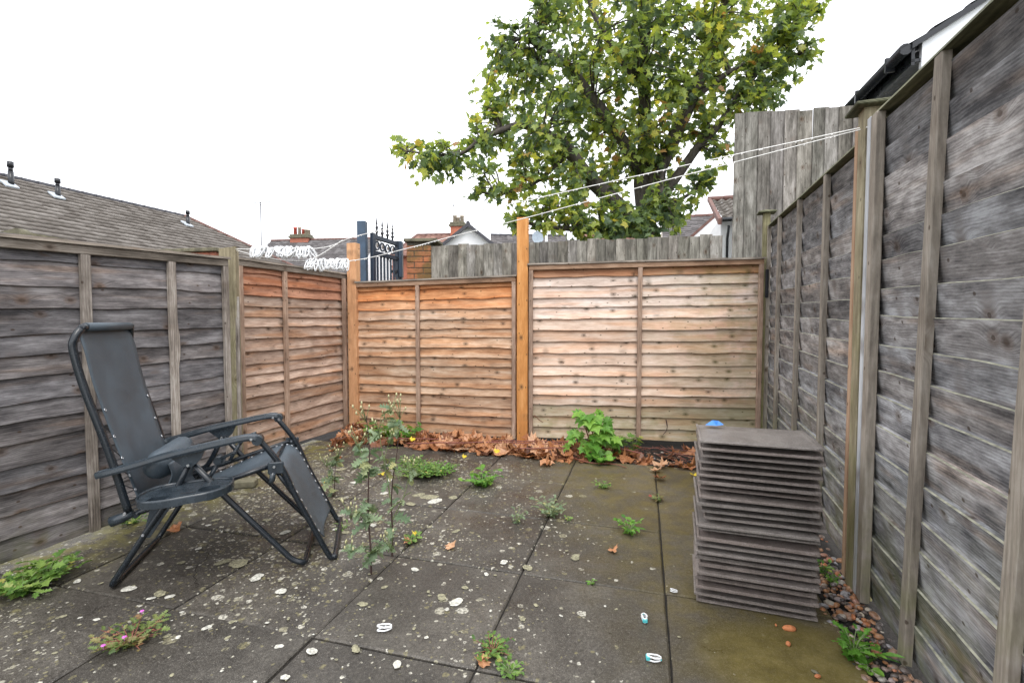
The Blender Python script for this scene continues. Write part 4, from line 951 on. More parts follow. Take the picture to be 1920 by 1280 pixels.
for (x, y, z, r) in SPH:
    c = Vector((x, y, z)); dp = 1.35
    near = min(limbpts, key=lambda q: (q-c).length)
    ntw = 5 if r < .3 else 10
    for k in range(ntw):
        d = Vector((rt.gauss(0, 1), rt.gauss(0, 1)*dp, rt.gauss(0, .9))).normalized()
        e = c + Vector((d.x*r, d.y*r*dp, d.z*r))*rt.uniform(.6, 1.)
        st = near + Vector((rt.uniform(-.05, .05),)*3)
        mid = st.lerp(e, .5) + Vector((rt.uniform(-.1, .1), rt.uniform(-.1, .1), rt.uniform(.0, .14)))
        P = spline([st, mid, e], 5)
        tw.tube([TT @ q for q in P], [.012*(1-i/len(P))+.003 for i in range(len(P))], 4, cap=False)
        for q in P[4:]:
            for _ in range(2): put_leaf(q+Vector((rt.gauss(0, .05), rt.gauss(0, .05), rt.gauss(0, .05))), (q-near).normalized(), rt.uniform(.07, .14))
    vol = r*r*dp
    nl = int(420*vol + 6)
    for k in range(nl):
        while True:
            d = Vector((rt.uniform(-1, 1), rt.uniform(-1, 1), rt.uniform(-1, 1)))
            if d.length <= 1: break
        d = d*(.35+.65*d.length) if d.length > .2 else d
        p = c + Vector((d.x*r, d.y*r*dp, d.z*r))
        if noise.noise(p*2.3) < -.06: continue
        put_leaf(p, (p-near).normalized() if (p-near).length > 1e-3 else Vector((0,-1,0)), rt.uniform(.065, .135))
tw.obj('twig', M['bark'], tree)['kind'] = 'stuff'
leaves.sort(key=lambda L: L[0].translation.y)
lv = [[variant_mesh('leaf', variants[k], M['leaf_tree'], rv) for rv in (.12, .3, .45, .6, .75, .9)] for k in range(6)]
for Mx, vi, rv in leaves[:300]:
    o = link('leaf', lv[vi][min(5, int(rv*6))], tree); o.matrix_local = TT @ Mx
leaf_cloud('foliage', [(TT @ Mx, vi, rv) for Mx, vi, rv in leaves[300:]], M['leaf_tree'], tree, variants, 'stuff')
print('tree leaves', len(leaves))

# ---------------------------------------------------------------- washing line and pegs
A_ = (-1.925, 3.325, 1.595)
up_l = [A_, (-1.75, 3.24, 1.585), (-1.233, 3.11, 1.572), (-.944, 2.98, 1.628), (-.338, 2.72, 1.692), (.042, 2.55, 1.728), (.241, 2.44, 1.746), (.756, 2.18, 1.796), (1.371, 1.93, 1.866)]
lo_l = [A_, (-1.6, 3.24, 1.52), (-1.235, 3.11, 1.487), (-.946, 2.98, 1.481), (-.592, 2.83, 1.533), (-.354, 2.73, 1.575), (.11, 2.5, 1.645), (.722, 2.2, 1.747), (1.374, 1.93, 1.860)]
ln = MB(); SU, SL = spline(up_l, 14), spline(lo_l, 14)
for Pn in (SU, SL): ln.tube(Pn, .0024, 5, cap=False)
for (q, a, b_) in (((-1.10, 3.05, 1.60), (-1.235, 3.11, 1.487), .0022),): ln.tube(spline([(-1.30, 3.13, 1.50), (-1.2, 3.09, 1.54), (-1.06, 3.03, 1.607)], 5), .0035, 5)
for k in range(90):
    Pn = rng.choice((SU, SL)); i = rng.randrange(30, len(Pn)-2); p = Pn[i].lerp(Pn[i+1], rng.random())
    ln.tube([p+Vector((0,0,.001)), p+Vector((rng.uniform(-.002,.002),0,-.0045)), p+Vector((0,0,-.007))], [.0028, .0032, .001], 5)
for k in range(3): ln.tube([(1.385, 1.90+k*.006, 1.862), (1.43, 1.93+k*.01, 1.868)], .0026, 5)
tag(ln.obj('washing_line', M['rope']), 'doubled white washing line strung from the left post to the capped right post', 'washing line')
def peg_mesh(tips=False, spread=.006):
    b = MB(); n = 14
    for s in (-1, 1):
        pts = []
        for k in range(n+1):
            t = 2*math.pi*k/n; x = .0085*math.cos(t)*(1.15 if math.sin(t) > 0 else .85); z = .028*math.sin(t)
            pts.append((x, s*(spread*.5+spread*.9*(-z/.028+1)*.5), z-.02))
        b.tube(pts, .0030, 6, 0, cap=False)
    b.tube([(0, -.006, -.016), (0, .006, -.016)], .004, 6, 2)
    b.tube([(-.008, 0, .006), (.008, 0, .006)], .0028, 6, 1 if tips else 0)
    if tips:
        b.bbox(-.0085, .0085, -.008, .008, -.052, -.036, .002, 1)
    return b.mesh('peg', [M['white_plastic'], M['teal_plastic'], M['steel']])
pm = [peg_mesh(False), peg_mesh(False, .009)]
def pegs(path, x0, x1, n, grp, labels):
    pts = [p for p in path if x0-.05 <= p.x <= x1+.05]
    for k in range(n):
        x = x0+(x1-x0)*min(1, max(0, k/(n-1)+rng.uniform(-.02, .02)))
        a = max([p for p in path if p.x <= x], key=lambda p: p.x); c = min([p for p in path if p.x > x], key=lambda p: p.x)
        p = a.lerp(c, (x-a.x)/(c.x-a.x))
        o = link('clothes_peg', rng.choice(pm)); o.location = p + Vector((0, 0, rng.uniform(-.004, .010)))
        o.rotation_euler = (R(rng.uniform(-30, 30)), R(rng.uniform(-45, 40)), R(rng.uniform(-10, 100)))
        o.scale = (1.25, 1.25, 1.3)
        tag(o, labels, 'clothes peg', grp)
pegs(SU, -1.735, -1.30, 36, 'white pegs bunched on the upper line by the split grey post', 'white plastic peg in the long bunch on the upper line above the brown panel')
pegs(SL, -1.33, -1.03, 22, 'white pegs bunched on the lower line by the tall corner post', 'white plastic peg in the shorter lower bunch beside the tall tan corner post')
PEGG = [(-0.439, 1.678), (0.492, 1.747), (0.479, 1.516), (0.667, 1.904)]
pt = peg_mesh(True)
for (x, y), rz, lab, me, sc in zip(PEGG, (100, 172, 80, 60), ('white peg on the slab to the left of the small rosette weed', 'small white peg with a teal end standing out mid-slab left of the tile stack', 'lowest white peg with a teal tip near the bottom edge of the picture', 'broken white peg piece lying by the slab joint beside the tile stack'), (pm[0], pt, pt, pm[0]), (1., .85, .9, .55)):
    o = link('clothes_peg', me, None, (x, y, .012), (R(90), 0, R(rz))); o.scale = (sc*1.2, sc, sc*.9); tag(o, lab, 'clothes peg')
    o.rotation_euler = (R(90), R(0), R(rz)) 

# ---------------------------------------------------------------- stack of concrete roof tiles
fl = Vector((.723, 1.841, 0)); fr = Vector((1.130, 1.702, 0)); ex = (fr-fl).normalized(); ang = math.atan2(ex.y, ex.x)
TW, TD = .425, .335
ORD = ['bottom', 'second', 'third', 'fourth', 'fifth', 'sixth', 'seventh', 'eighth', 'ninth', 'tenth', 'eleventh', 'twelfth']
NT_ = 24; hz = .668/NT_
def stack_tile(seed):
    r = random.Random(seed); b = MB(); nx, ny = 14, 8; t = .0042; lip = .017
    V_ = []; F_ = []
    def ztop(u, v):     # face: low crown, thicker worn front edge
        return t + .0030*math.sin(math.pi*v) + (.002 if v < .03 else 0) + (.002 if (u > .93 or u < .03) else 0)
    def zbot(u, v):
        q = -.003 if v < .03 else 0
        if .46 < v < .50 or .72 < v < .76: q = -.013
        return q
    xs = [0, .015, .03, .05]+[.05+.86*k/8 for k in range(1, 9)]+[.93, .945, .98, 1.]
    ys = [0, .025, .05, .08, .13, .3, .455, .48, .505, .6, .715, .74, .765, .9, 1.]
    nx, ny = len(xs), len(ys)
    for top in (1, 0):
        for j, v in enumerate(ys):
            for i, u in enumerate(xs):
                X = u*TW; Y = v*TD
                if u == 1. and v < .10: X -= .012
                X += .0010*noise.noise((u*9, v*9, seed)); Y += .0010*noise.noise((u*14, v*3, seed+5)) if v in (0, 1.) else 0
                ch = .003 if (u in (0, 1.) or v in (0, 1.)) else 0
                V_.append((X, Y, (ztop(u, v)-ch) if top else zbot(u, v)+ch*.4))
    nn = nx*ny
    for j in range(ny-1):
        for i in range(nx-1):
            a = j*nx+i; F_.append((a, a+1, a+nx+1, a+nx)); F_.append((nn+a, nn+a+nx, nn+a+nx+1, nn+a+1))
    for i in range(nx-1): F_.append((i, nn+i, nn+i+1, i+1)); a = (ny-1)*nx+i; F_.append((a, a+1, nn+a+1, nn+a))
    for j in range(ny-1): a = j*nx; F_.append((a, a+nx, nn+a+nx, nn+a)); a = j*nx+nx-1; F_.append((a, nn+a, nn+a+nx, a+nx))
    b.add(V_, F_); return b.mesh('roof_tile', M['stack_tile'])
tm = [stack_tile(k) for k in range(5)]
rs_ = random.Random(5); z = .008
for k in range(NT_):
    jx, jy = rs_.uniform(-.008, .008), rs_.uniform(-.013, .013)
    if k in (12, 13): jx += .014
    if k > 8: jx += .003
    if k in (10, 16, 17): jy += .014
    flip = k in (3, 5, 6, 9, 14, 17) 
    p = fl + ex*(.0+jx) + Vector((-ex.y, ex.x, 0))*(.0+jy)
    if k == NT_-1: lab = 'purple-brown concrete roof tile on top of the stack, with the blue scrap on it'
    elif k == 0: lab = 'lowest concrete roof tile of the stack, resting on the paving'
    elif k < 12: lab = f'concrete roof tile, {ORD[k]} from the bottom of the stack'
    else: lab = f'concrete roof tile, {ORD[NT_-1-k] if k < NT_-1 else "first"} from the top of the stack'
    pitch_ = hz*(1 + rs_.uniform(-.10, .10)) if k < NT_-1 else hz
    o = link('roof_tile', tm[k % 5], None, (p.x, p.y, z), (R(rs_.uniform(-.35, .35)), R(rs_.uniform(-.3, .3)), ang+R(rs_.uniform(-.7, .7))))
    o.scale = (1, 1, 1.05 if not flip else 1.35)
    tag(o, lab, 'roof tile', 'stack of concrete roof tiles by the right fence'); z += pitch_
topz = z - hz + .019
b = MB(); v = [(0,0,0),(.045,-.006,.001),(.075,.012,.004),(.055,.030,.016),(.028,.042,.003),(.03,.016,.020)]
b.add(v, [(0,1,5),(1,2,3,5),(3,4,5),(4,0,5)]); q = fl+ex*.035+Vector((-ex.y, ex.x, 0))*.235
tag(b.obj('plastic_scrap', M['blue_scrap'], None, (q.x, q.y, topz), (0, 0, ang)), 'torn scrap of bright blue plastic on top of the tile stack', 'scrap')

# ---------------------------------------------------------------- reclining chair
chair = empty('reclining_chair', (-1.655, 1.927, 0), R(16.3), 'wet black zero-gravity reclining garden chair with mesh seat and cup tray', 'chair')
WD = .47; rt_ = .0125
def tb(name, pts, r=rt_, mat='frame', n=10, par=chair):
    b = MB(); b.tube(pts, r, n); return b.obj(name, M[mat], par)
# foot loops: each one tube, up both sides and across on the paving
rear = lambda w: [(.300, w, .512), (.262, w, .425), (.205, w, .325), (.138, w, .231)]
pts = [(.302,0,.51),(.252,0,.40),(.195,0,.315),(.138,0,.231),(.004,0,.014),(.004,WD,.014),(.138,WD,.231),(.195,WD,.315),(.252,WD,.40),(.302,WD,.51)]
tb('rear_leg_loop', bend(pts, .035, 5))
pts = [(.308,0,.51),(.427,.0,.352),(.695,-.01,.035),(.745,-.01,.014),(.745,WD+.01,.014),(.695,WD+.01,.035),(.427,WD,.352),(.308,WD,.51)]
tb('front_leg_loop', bend(pts, .06, 6))
# seat rails with a rear cross bar
for w in (.02, WD-.02): tb('seat_rail', [(.045,w,.292),(.10,w,.307),(.478,w,.424),(.620,w,.466)], .011)
tb('cross_bar', [(.10,.0,.300),(.10,WD,.300)], .010)
tb('cross_bar', [(.60,.02,.452),(.60,WD-.02,.452)], .009)
# backrest hoop
BK = [(.075,.324),(.02,.56),(-.056,.831),(-.088,.985),(-.084,1.052),(-.070,1.078)]
side = [Vector((l, 0, h)) for l, h in BK]
hoop = [(l, .0, h) for l, h in BK[:4]] + [(-.086,.004,1.035),(-.074,.03,1.074),(-.070,.07,1.082),(-.070,WD-.07,1.082),(-.074,WD-.03,1.074),(-.086,WD-.004,1.035)] + [(l, WD, h) for l, h in BK[:4][::-1]]
tb('back_frame', spline(hoop, 6), .0145)
# leg-rest hoop
LG = [(.563,.590),(.648,.466),(.706,.325),(.773,.182),(.845,.028)]
hoop = [(l, .012, h) for l, h in LG] + [(.862,.018,.015),(.872,.05,.014),(.872,WD-.05,.014),(.862,WD-.018,.015)] + [(l, WD-.012, h) for l, h in LG[::-1]]
tb('leg_rest_frame', spline(hoop, 5), .0125)
for w in (.012, WD-.012):
    tb('brace', [(.628,w+(.01 if w < .1 else -.01),.440),(.655,w,.40),(.703,w,.322)], .009)
    b = MB(); s = 1 if w < .1 else -1
    b.bbox(.60, .665, w-.010*s-.006, w-.010*s+.006, .428, .482, .004); b.obj('hinge_plate', M['plastic_black'], chair)
    b = MB(); b.tube([(.622,w-.02*s,.436),(.618,w-.02*s,.404),(.606,w-.018*s,.385)], [.013,.012,.004], 8); b.obj('stop_tab', M['plastic_black'], chair)
    # flange where rear leg bracket meets the seat rail
    b = MB(); y0 = w-.016 if w < .1 else w+.002
    b.add([(.125,y0,.205),(.150,y0,.205),(.235,y0,.338),(.225,y0,.375),(.155,y0,.335)]+[(.125,y0+.012,.205),(.150,y0+.012,.205),(.235,y0+.012,.338),(.225,y0+.012,.375),(.155,y0+.012,.335)],
          [(0,1,2,3,4),(9,8,7,6,5)]+[(i,(i+1)%5,5+(i+1)%5,5+i) for i in range(5)]); b.obj('leg_bracket', M['plastic_black'], chair)
    # back hinge block
    b = MB(); b.tube([(.012,w-.004*s,.283),(.05,w-.004*s,.296),(.09,w-.004*s,.312)], [.022,.021,.014], 8); b.obj('hinge_block', M['plastic_black'], chair)
# arms: moulded plastic with a rounded front
def arm(w):
    path = spline([(-.020,w,.488),(.10,w,.515),(.252,w,.554),(.43,w,.588),(.535,w,.604),(.570,w,.592)], 6); v = []; f = []
    prof = [(-.024,-.013),(.024,-.013),(.027,-.004),(.025,.009),(.012,.013),(.008,.010),(-.008,.010),(-.012,.013),(-.025,.009),(-.027,-.004)]
    k = len(prof)
    for i, p in enumerate(path):
        t = i/(len(path)-1); sw = 1. if t > .08 else .8+.2*t/.08
        if t > .93: sw *= 1-.25*(t-.93)/.07
        d = (path[min(i+1, len(path)-1)]-path[max(i-1, 0)]).normalized(); u = Vector((-d.z, 0, d.x))
        for (a, c) in prof: v.append(p + Vector((0, a*sw, 0)) + u*c)
    n = len(path)
    for i in range(n-1):
        for j in range(k): f.append((i*k+j, i*k+(j+1) % k, (i+1)*k+(j+1) % k, (i+1)*k+j))
    f += [tuple(range(k-1, -1, -1)), tuple((n-1)*k+j for j in range(k))]
    b = MB(); b.add(v, f)
    a = b.obj('armrest', M['plastic_black'], chair)
    b = MB(); b.tube([(.567,w-.024,.590),(.567,w+.024,.590)], .021, 14); b.obj('arm_knuckle', M['plastic_black'], chair)
    b = MB(); b.add([(.235,w-.009,.540),(.365,w-.009,.566),(.345,w-.009,.520),(.315,w-.009,.492),(.285,w-.009,.497)]+[(.235,w+.009,.540),(.365,w+.009,.566),(.345,w+.009,.520),(.315,w+.009,.492),(.285,w+.009,.497)],
      [(0,1,2,3,4),(9,8,7,6,5)]+[(i,(i+1)%5,5+(i+1)%5,5+i) for i in range(5)]); b.obj('arm_bracket', M['plastic_black'], chair)
arm(-.012); arm(WD+.012)
for w in (WD-.045, .045):   # recline locks
    b = MB(); b.tube([(.40,w+.02,.50),(.40,w-.03,.50)], [.020,.016], 10); b.tube([(.40,w-.02,.503),(.46,w-.03,.532),(.475,w-.03,.533)], [.008,.006,.008], 8)
    b.tube([(.40,w,.49),(.36,w,.425),(.345,w,.395)], .009, 8); b.obj('lock_lever', M['plastic_black'], chair)
for (l, h) in ((.138,.231),(.073,.324),(.306,.505),(.545,.598),(.628,.464),(.622,.432)):
    for w in (-.027, WD-.022):
        b = MB(); ww = w - (.012 if h > .58 or abs(l-.138) < .01 or abs(l-.306) < .01 else 0) + (.012 if l > .6 else 0); b.tube([(l,ww,h),(l,ww+.006,h)], .0055, 8); b.obj('rivet', M['steel'], chair)
# mesh sling: back, seat and leg rest in one sheet, wrapped over the top bar
SP = [(-.060,1.092),(-.088,1.083),(-.078,1.045),(-.062,.985),(-.035,.84),(.03,.58),(.085,.40),(.105,.335),(.14,.300),(.20,.302),(.30,.335),(.42,.388),(.53,.432),(.60,.452),(.655,.428),(.70,.345),(.745,.245),(.79,.150),(.822,.090)]
sp = spline([(l, 0, h) for l, h in SP], 5); v = []; f = []; nw = 14
for i, p in enumerate(sp):
    t = i/(len(sp)-1); top = max(0, 1-t/.14); ins = (.019 + .013*min(1, max(0, (t-.22)/.06))) + .022*top; endt = max(0, (t-.94)/.06); ins += .03*endt
    d = (sp[min(i+1, len(sp)-1)]-sp[max(i-1, 0)]).normalized(); nr = Vector((-d.z, 0, d.x))
    for j in range(nw+1):
        u = j/nw; y = ins+(WD-2*ins)*u; sag = .018*math.sin(math.pi*u)*(1-top)
        v.append(p + Vector((0, y, 0)) + nr*(-sag if nr.z > 0 or nr.x > 0 else sag) + Vector((0, 0, .0025*noise.noise((p.x*20, y*20, p.z*20)))))
for i in range(len(sp)-1):
    for j in range(nw): a = i*(nw+1)+j; f.append((a, a+1, a+nw+2, a+nw+1))
b = MB(); b.add(v, f, 0, True); o = b.obj('sling', M['sling'], chair); so = o.modifiers.new('cloth_thickness', 'SOLIDIFY'); so.thickness = .004
# deep dark pocket of cloth round the top bar
b = MB(); b.tube([(-.070,.052,1.082),(-.070,WD-.052,1.082)], .0175, 12); b.obj('sleeve', M['sling'], chair)
# laces and eyelets
em = MB(); n = 10
ep = [(.0055*math.cos(2*math.pi*k/n), 0, .0055*math.sin(2*math.pi*k/n)) for k in range(n+1)]; em.tube(ep, .0020, 6, 0, cap=False); eme = em.mesh('eyelet', M['steel'])
def at_path(path, t):
    x = t*(len(path)-1); i = min(int(x), len(path)-2); return path[i].lerp(path[i+1], x-i)
fr_b = spline([(l, 0, h) for l, h in BK[:4]][::-1], 8); fr_s = [Vector((.11,0,.310)), Vector((.478,0,.424)), Vector((.61,0,.464))]; fr_l = spline([(l, 0, h) for l, h in LG[1:]], 8)
def closest(path, p):
    best = None
    for i in range(len(path)-1):
        for k in range(5):
            q = path[i].lerp(path[i+1], k/5); d = (q-p).length
            if best is None or d < best[0]: best = (d, q)
    return best[1]
for sgn in (0, 1):
    b = MB(); last = None
    idx = [i for i in range(22, len(sp)-4) if i % 2 == 0]
    for n_, i in enumerate(idx):
        p = sp[i]; e_y = .038 if not sgn else WD-.038; f_y = .0 if not sgn else WD
        path = fr_b if i < 38 else (fr_s if i < 68 else fr_l)
        q = closest(path, Vector((p.x, 0, p.z)))
        if path is fr_s: f_y = .02 if not sgn else WD-.02
        d = (sp[min(i+1, len(sp)-1)]-sp[i-1]).normalized(); nr = Vector((-d.z, 0, d.x))
        off = nr*(.004 if nr.z > 0 or nr.x > 0 else -.004)
        E_ = Vector((p.x, e_y, p.z))+off; Q = Vector((q.x, f_y, q.z)); Q2 = Q + d*.012
        b.tube([E_, Q], .0018, 5); 
        if last is not None: b.tube([last, E_], .0018, 5)
        last = Q2 + Vector((0, 0, 0))
        o = link('eyelet', eme, chair, E_); o.rotation_euler = Vector((0, 1, 0)).rotation_difference(nr).to_euler()
    b.obj('lacing', M['lace'], chair)['kind'] = 'stuff'
# head cushion that has slid down into the seat, and its flap
pb = MB(); v = []; f = []; nu, nv = 16, 14
for i in range(nu+1):
    u = i/nu; 
    for j in range(nv):
        t = 2*math.pi*j/nv; e = (1-abs(2*u-1)**4)**.4 if 0 < u < 1 else .25
        a, c = .055*e*(1+.06*math.sin(5*u+j)), .068*e
        v.append((.150+.30*0+a*math.cos(t)+.02*math.sin(3*u), .02+.40*u, .487-.0*u+.03*math.sin(math.pi*u)*0+c*math.sin(t)+.006*noise.noise((u*6, t, 2))))
for i in range(nu):
    for j in range(nv): f.append((i*nv+j, i*nv+(j+1) % nv, (i+1)*nv+(j+1) % nv, (i+1)*nv+j))
f += [tuple(range(nv-1, -1, -1)), tuple(nu*nv+j for j in range(nv))]
pb.add(v, f, 0, True); pb.obj('head_cushion', M['sling'], chair, (0, 0, 0), (0, 0, 0))
b = MB(); v = []; f = []
fp = spline([(.215,0,.50),(.228,0,.45),(.205,0,.395),(.185,0,.350),(.20,0,.322)], 4)
for i, p in enumerate(fp):
    for j in range(11): y = .04+.345*j/10; v.append((p.x+.008*noise.noise((y*9, p.z*9, 1)), y+.01*(i % 2)*0, p.z+.006*noise.noise((y*8, p.z*4, 7))))
for i in range(len(fp)-1):
    for j in range(10): a = i*11+j; f.append((a, a+1, a+12, a+11))
b.add(v, f, 0, True); o = b.obj('cushion_flap', M['sling'], chair); so = o.modifiers.new('cloth_thickness', 'SOLIDIFY'); so.thickness = .006
# cup tray
def tray():
    out = [(.150,-.10),(.170,-.165),(.215,-.212),(.28,-.225),(.36,-.212),(.42,-.200),(.465,-.165),(.485,-.11),(.480,-.05),(.462,-.005),(.40,.018),(.30,.022),(.205,.015),(.165,-.03)]
    o2 = [p.to_tuple()[:2] for p in spline([(x, y, 0) for x, y in out]+[(out[0][0], out[0][1], 0)], 3)][:-1]
    cup = [(.405+.040*math.cos(2*math.pi*k/20), -.115+.040*math.sin(2*math.pi*k/20)) for k in range(20)]
    slot = [(.205,-.185),(.275,-.195),(.280,-.150),(.215,-.140)]
    bm = bmesh.new(); edges = []
    for loop in (o2, cup, slot):
        vs = [bm.verts.new((x, y, 0)) for x, y in loop]
        for i in range(len(vs)): edges.append(bm.edges.new((vs[i], vs[(i+1) % len(vs)])))
    bmesh.ops.triangle_fill(bm, use_beauty=True, use_dissolve=False, edges=edges)
    r_ = bmesh.ops.extrude_face_region(bm, geom=bm.faces[:]); vs = [e for e in r_['geom'] if isinstance(e, bmesh.types.BMVert)]
    bmesh.ops.translate(bm, verts=vs, vec=(0, 0, -.024)); bmesh.ops.recalc_face_normals(bm, faces=bm.faces[:])
    me = bpy.data.meshes.new('tray'); bm.to_mesh(me); bm.free(); me.materials.append(M['plastic_black'])
    o = link('cup_tray', me, chair, (0, 0, .402)); o.rotation_euler = (R(-1.5), R(-3), 0)
    b = MB(); b.tube([(.405,-.115,-.022),(.405,-.115,-.040)], [.039,.036], 16); b.obj('cup_well', M['plastic_black'], o)
    b = MB(); b.bbox(.205,.278,-.192,-.142,-.036,-.023,.003); b.obj('phone_pocket', M['plastic_black'], o)
    b = MB(); b.bbox(.315,.366,-.145,-.138,.0005,.0015,.0002); b.obj('slot', M['lace'], o)
    m = len(o2); v = [(x, y, z_) for z_, k in ((.0,1.0),(.008,1.0),(.008,.965),(.001,.955)) for x, y in [(.32+(x-.32)*k, -.1+(y+.1)*k) for x, y in o2]]
    b = MB(); b.add(v, [(L*m+i, L*m+(i+1) % m, (L+1)*m+(i+1) % m, (L+1)*m+i) for L in range(3) for i in range(m)], 0, True); b.obj('tray_rim', M['plastic_black'], o)
tray()

# ---------------------------------------------------------------- plants
W = {'tallA': (-0.618, 2.06), 'tallB': (-0.568, 2.228), 'sap': (0.643, 3.69), 'cush': (-0.645, 3.371), 'cushb': (-0.536, 3.406), 'bit': (-0.197, 3.183), 'tufta': (0.029, 2.588), 'tuftc': (0.226, 2.674), 'tuftb': (0.614, 2.469), 'tuftd': (0.6, 3.132), 'tufte': (0.897, 2.915), 'tuftf': (-0.062, 1.554), 'tuftg': (-0.008, 1.464), 'dand': (-1.993, 1.916), 'dandb': (-1.993, 2.017), 'cran': (-1.313, 1.607), 'gw': (1.125, 1.536), 'gw2': (1.19, 1.529), 'gw3': (1.128, 1.474), 'gw4': (1.347, 1.975), 'gw5': (1.368, 2.06), 'st1': (-1.126, 4.465), 'st2': (-0.934, 4.385), 'st3': (-1.325, 4.547), 'fa': (-2.091, 2.588), 'fb': (-2.022, 4.346), 'fc': (-2.183, 4.327), 'stem': (-1.135, 3.034), 'tuft1': (0.333, 1.979), 'tt2': (0.311, 2.623), 'tt3': (-0.302, 2.623)}
def small_leaf(kind, seed=0):
    r = random.Random(seed)
    if kind == 'ovate': o = [(0,0),(.22,.2),(.30,.45),(.2,.75),(0,1)]
    elif kind == 'jag': o = [(0,0),(.10,.12),(.30,.20),(.14,.30),(.36,.46),(.17,.55),(.34,.76),(.14,.8),(0,1)]
    elif kind == 'lance': o = [(0,0),(.09,.25),(.12,.5),(.07,.8),(0,1)]
    elif kind == 'round': o = [(0,0),(.3,.1),(.5,.45),(.34,.85),(0,1)]
    elif kind == 'fern': o = [(0,0),(.05,.1),(.28,.16),(.06,.22),(.34,.36),(.06,.42),(.30,.58),(.05,.62),(.22,.78),(.04,.82),(0,1)]
    v = [(0, .45, -.02)]
    zz = lambda x, y: .25*abs(x) - .28*y*y + .08*y
    for x, y in o: v.append((x, y, zz(x, y)))
    for x, y in o[-2:0:-1]: v.append((-x*r.uniform(.85, 1.1), y, zz(x, y)))
    v[0] = (0, .45, zz(0, .45)-.02); n = len(v)-1
    return [Vector(p) for p in v], [(0, 1+k, 1+(k+1) % n) for k in range(n)]
VAR = {k: [small_leaf(k, s) for s in range(3)] for k in ('ovate', 'jag', 'lance', 'round', 'fern')}
VAR['maple'] = [maple(1., .22, .3, s) for s in range(3)]
def plant(name, label, cat, x, y, rad, h, nstem, nleaf, kind, mat, lsize, seed, stem='stem_green', group=None, flower=None, z=0, spread=1., dense=False):
    r = random.Random(seed); root = empty(name, (x, y, z), 0, label, cat, group)
    st = MB(); L = []; tips = []
    for k in range(nstem):
        a = 2*math.pi*(k+r.random()*.8)/nstem; rr = rad*r.uniform(.45, 1.)*spread; hh = h*r.uniform(.45, 1.)
        P = spline([(0, 0, -.01), (rr*.35*math.cos(a), rr*.35*math.sin(a), hh*.6), (rr*math.cos(a+r.uniform(-.3, .3)), rr*math.sin(a), hh)], 5)
        st.tube(P, [.0022*(1-.6*i/len(P)) for i in range(len(P))], 5)
        for j in range(nleaf):
            t = .15+.85*(j+r.random()*.6)/nleaf; p = at_path(P, min(.999, t)); d = Vector((math.cos(a), math.sin(a), .2))
            side = Vector((-math.sin(a), math.cos(a), 0))*(1 if j % 2 else -1)
            tip = d*r.uniform(.2, 1.)+side*r.uniform(.3, 1.)+Vector((0, 0, r.uniform(-.2, .5)))
            L.append((orient(p, tip, Vector((r.gauss(0, .3), r.gauss(-.1, .3), 1)), lsize*r.uniform(.6, 1.15)), r.randrange(3), min(1, max(0, r.gauss(.45, .25)))))
        tips.append(P[-1])
    st.obj('stem', M[stem], root)
    leaf_cloud('leaves', L, M[mat], root, VAR[kind], 'stuff' if len(L) > 12 else None)
    if flower:
        for p in r.sample(tips, min(len(tips), flower[1])):
            b = MB(); q = p + Vector((0, 0, .012))
            for j in range(5):
                t = 2*math.pi*j/5; b.tube([q, q+Vector((math.cos(t)*.006, math.sin(t)*.006, .003))], [.002, .0045], 5, flat=.4)
            b.tube([p, q], .0012, 4); b.obj('flower', M[flower[0]], root)
    return root
def xy(k): return W[k]
# dandelion-like clump by the left fence
plant('weed', 'jagged bright green dandelion-like weed against the left fence', 'weed', *xy('dand'), .15, .07, 20, 6, 'jag', 'leaf_weed', .055, 1)
plant('weed', 'smaller jagged green weed just behind the clump by the left fence', 'weed', *xy('dandb'), .12, .085, 16, 6, 'jag', 'leaf_weed', .05, 2)
plant('weed', 'reddish and green cranesbill with two pink flowers on the front left slabs', 'weed', *xy('cran'), .13, .05, 24, 7, 'fern', 'leaf_red', .034, 3, stem='stick', flower=('petal', 3))
plant('weed', 'feathery small weed with red tinges in the joint at the lower middle', 'weed', *xy('tuftf'), .075, .042, 16, 7, 'fern', 'leaf_weed', .024, 4, stem='stick')
plant('weed', 'little green sprig in the joint at the bottom edge, below the feathery weed', 'weed', *xy('tuftg'), .055, .03, 9, 5, 'ovate', 'leaf_weed', .022, 5)
plant('weed', 'dark green leafy tuft left of the tile stack', 'weed', *xy('tuftb'), .075, .07, 12, 6, 'ovate', 'leaf_bright', .032, 6)
plant('weed', 'grey-green straggly weed in the long joint, middle of the paving', 'weed', *xy('tuftc'), .12, .11, 14, 6, 'fern', 'leaf_dusty', .038, 7, spread=1.)
plant('weed', 'small pale weed just left of the straggly grey-green one', 'weed', *xy('tufta'), .06, .09, 6, 4, 'fern', 'leaf_dusty', .032, 8)
plant('weed', 'flat little weed on the olive slab in front of the green seedling', 'weed', *xy('tuftd'), .08, .05, 8, 5, 'ovate', 'leaf_weed', .03, 9)
plant('weed', 'tiny yellow and red weed at the slab corner near the tile stack', 'weed', *xy('tufte'), .05, .03, 8, 4, 'round', 'leaf_red', .022, 10)
plant('weed', 'tiny green sprout in the cross joint right of the long joint', 'weed', *xy('tuft1'), .03, .015, 5, 3, 'ovate', 'leaf_bright', .018, 11)
plant('weed', 'tiny sprig beside the straggly weed towards the seedling', 'weed', *xy('tt2'), .03, .02, 5, 3, 'ovate', 'leaf_weed', .02, 12)
plant('weed', 'dense cushion of tiny bright green leaves in front of the dead leaves', 'weed', *xy('cush'), .20, .085, 80, 10, 'round', 'leaf_weed', .020, 13)
plant('weed', 'brighter low green cushion merging with the dense one on its right side', 'weed', *xy('cushb'), .17, .07, 70, 9, 'round', 'leaf_bright', .018, 14)
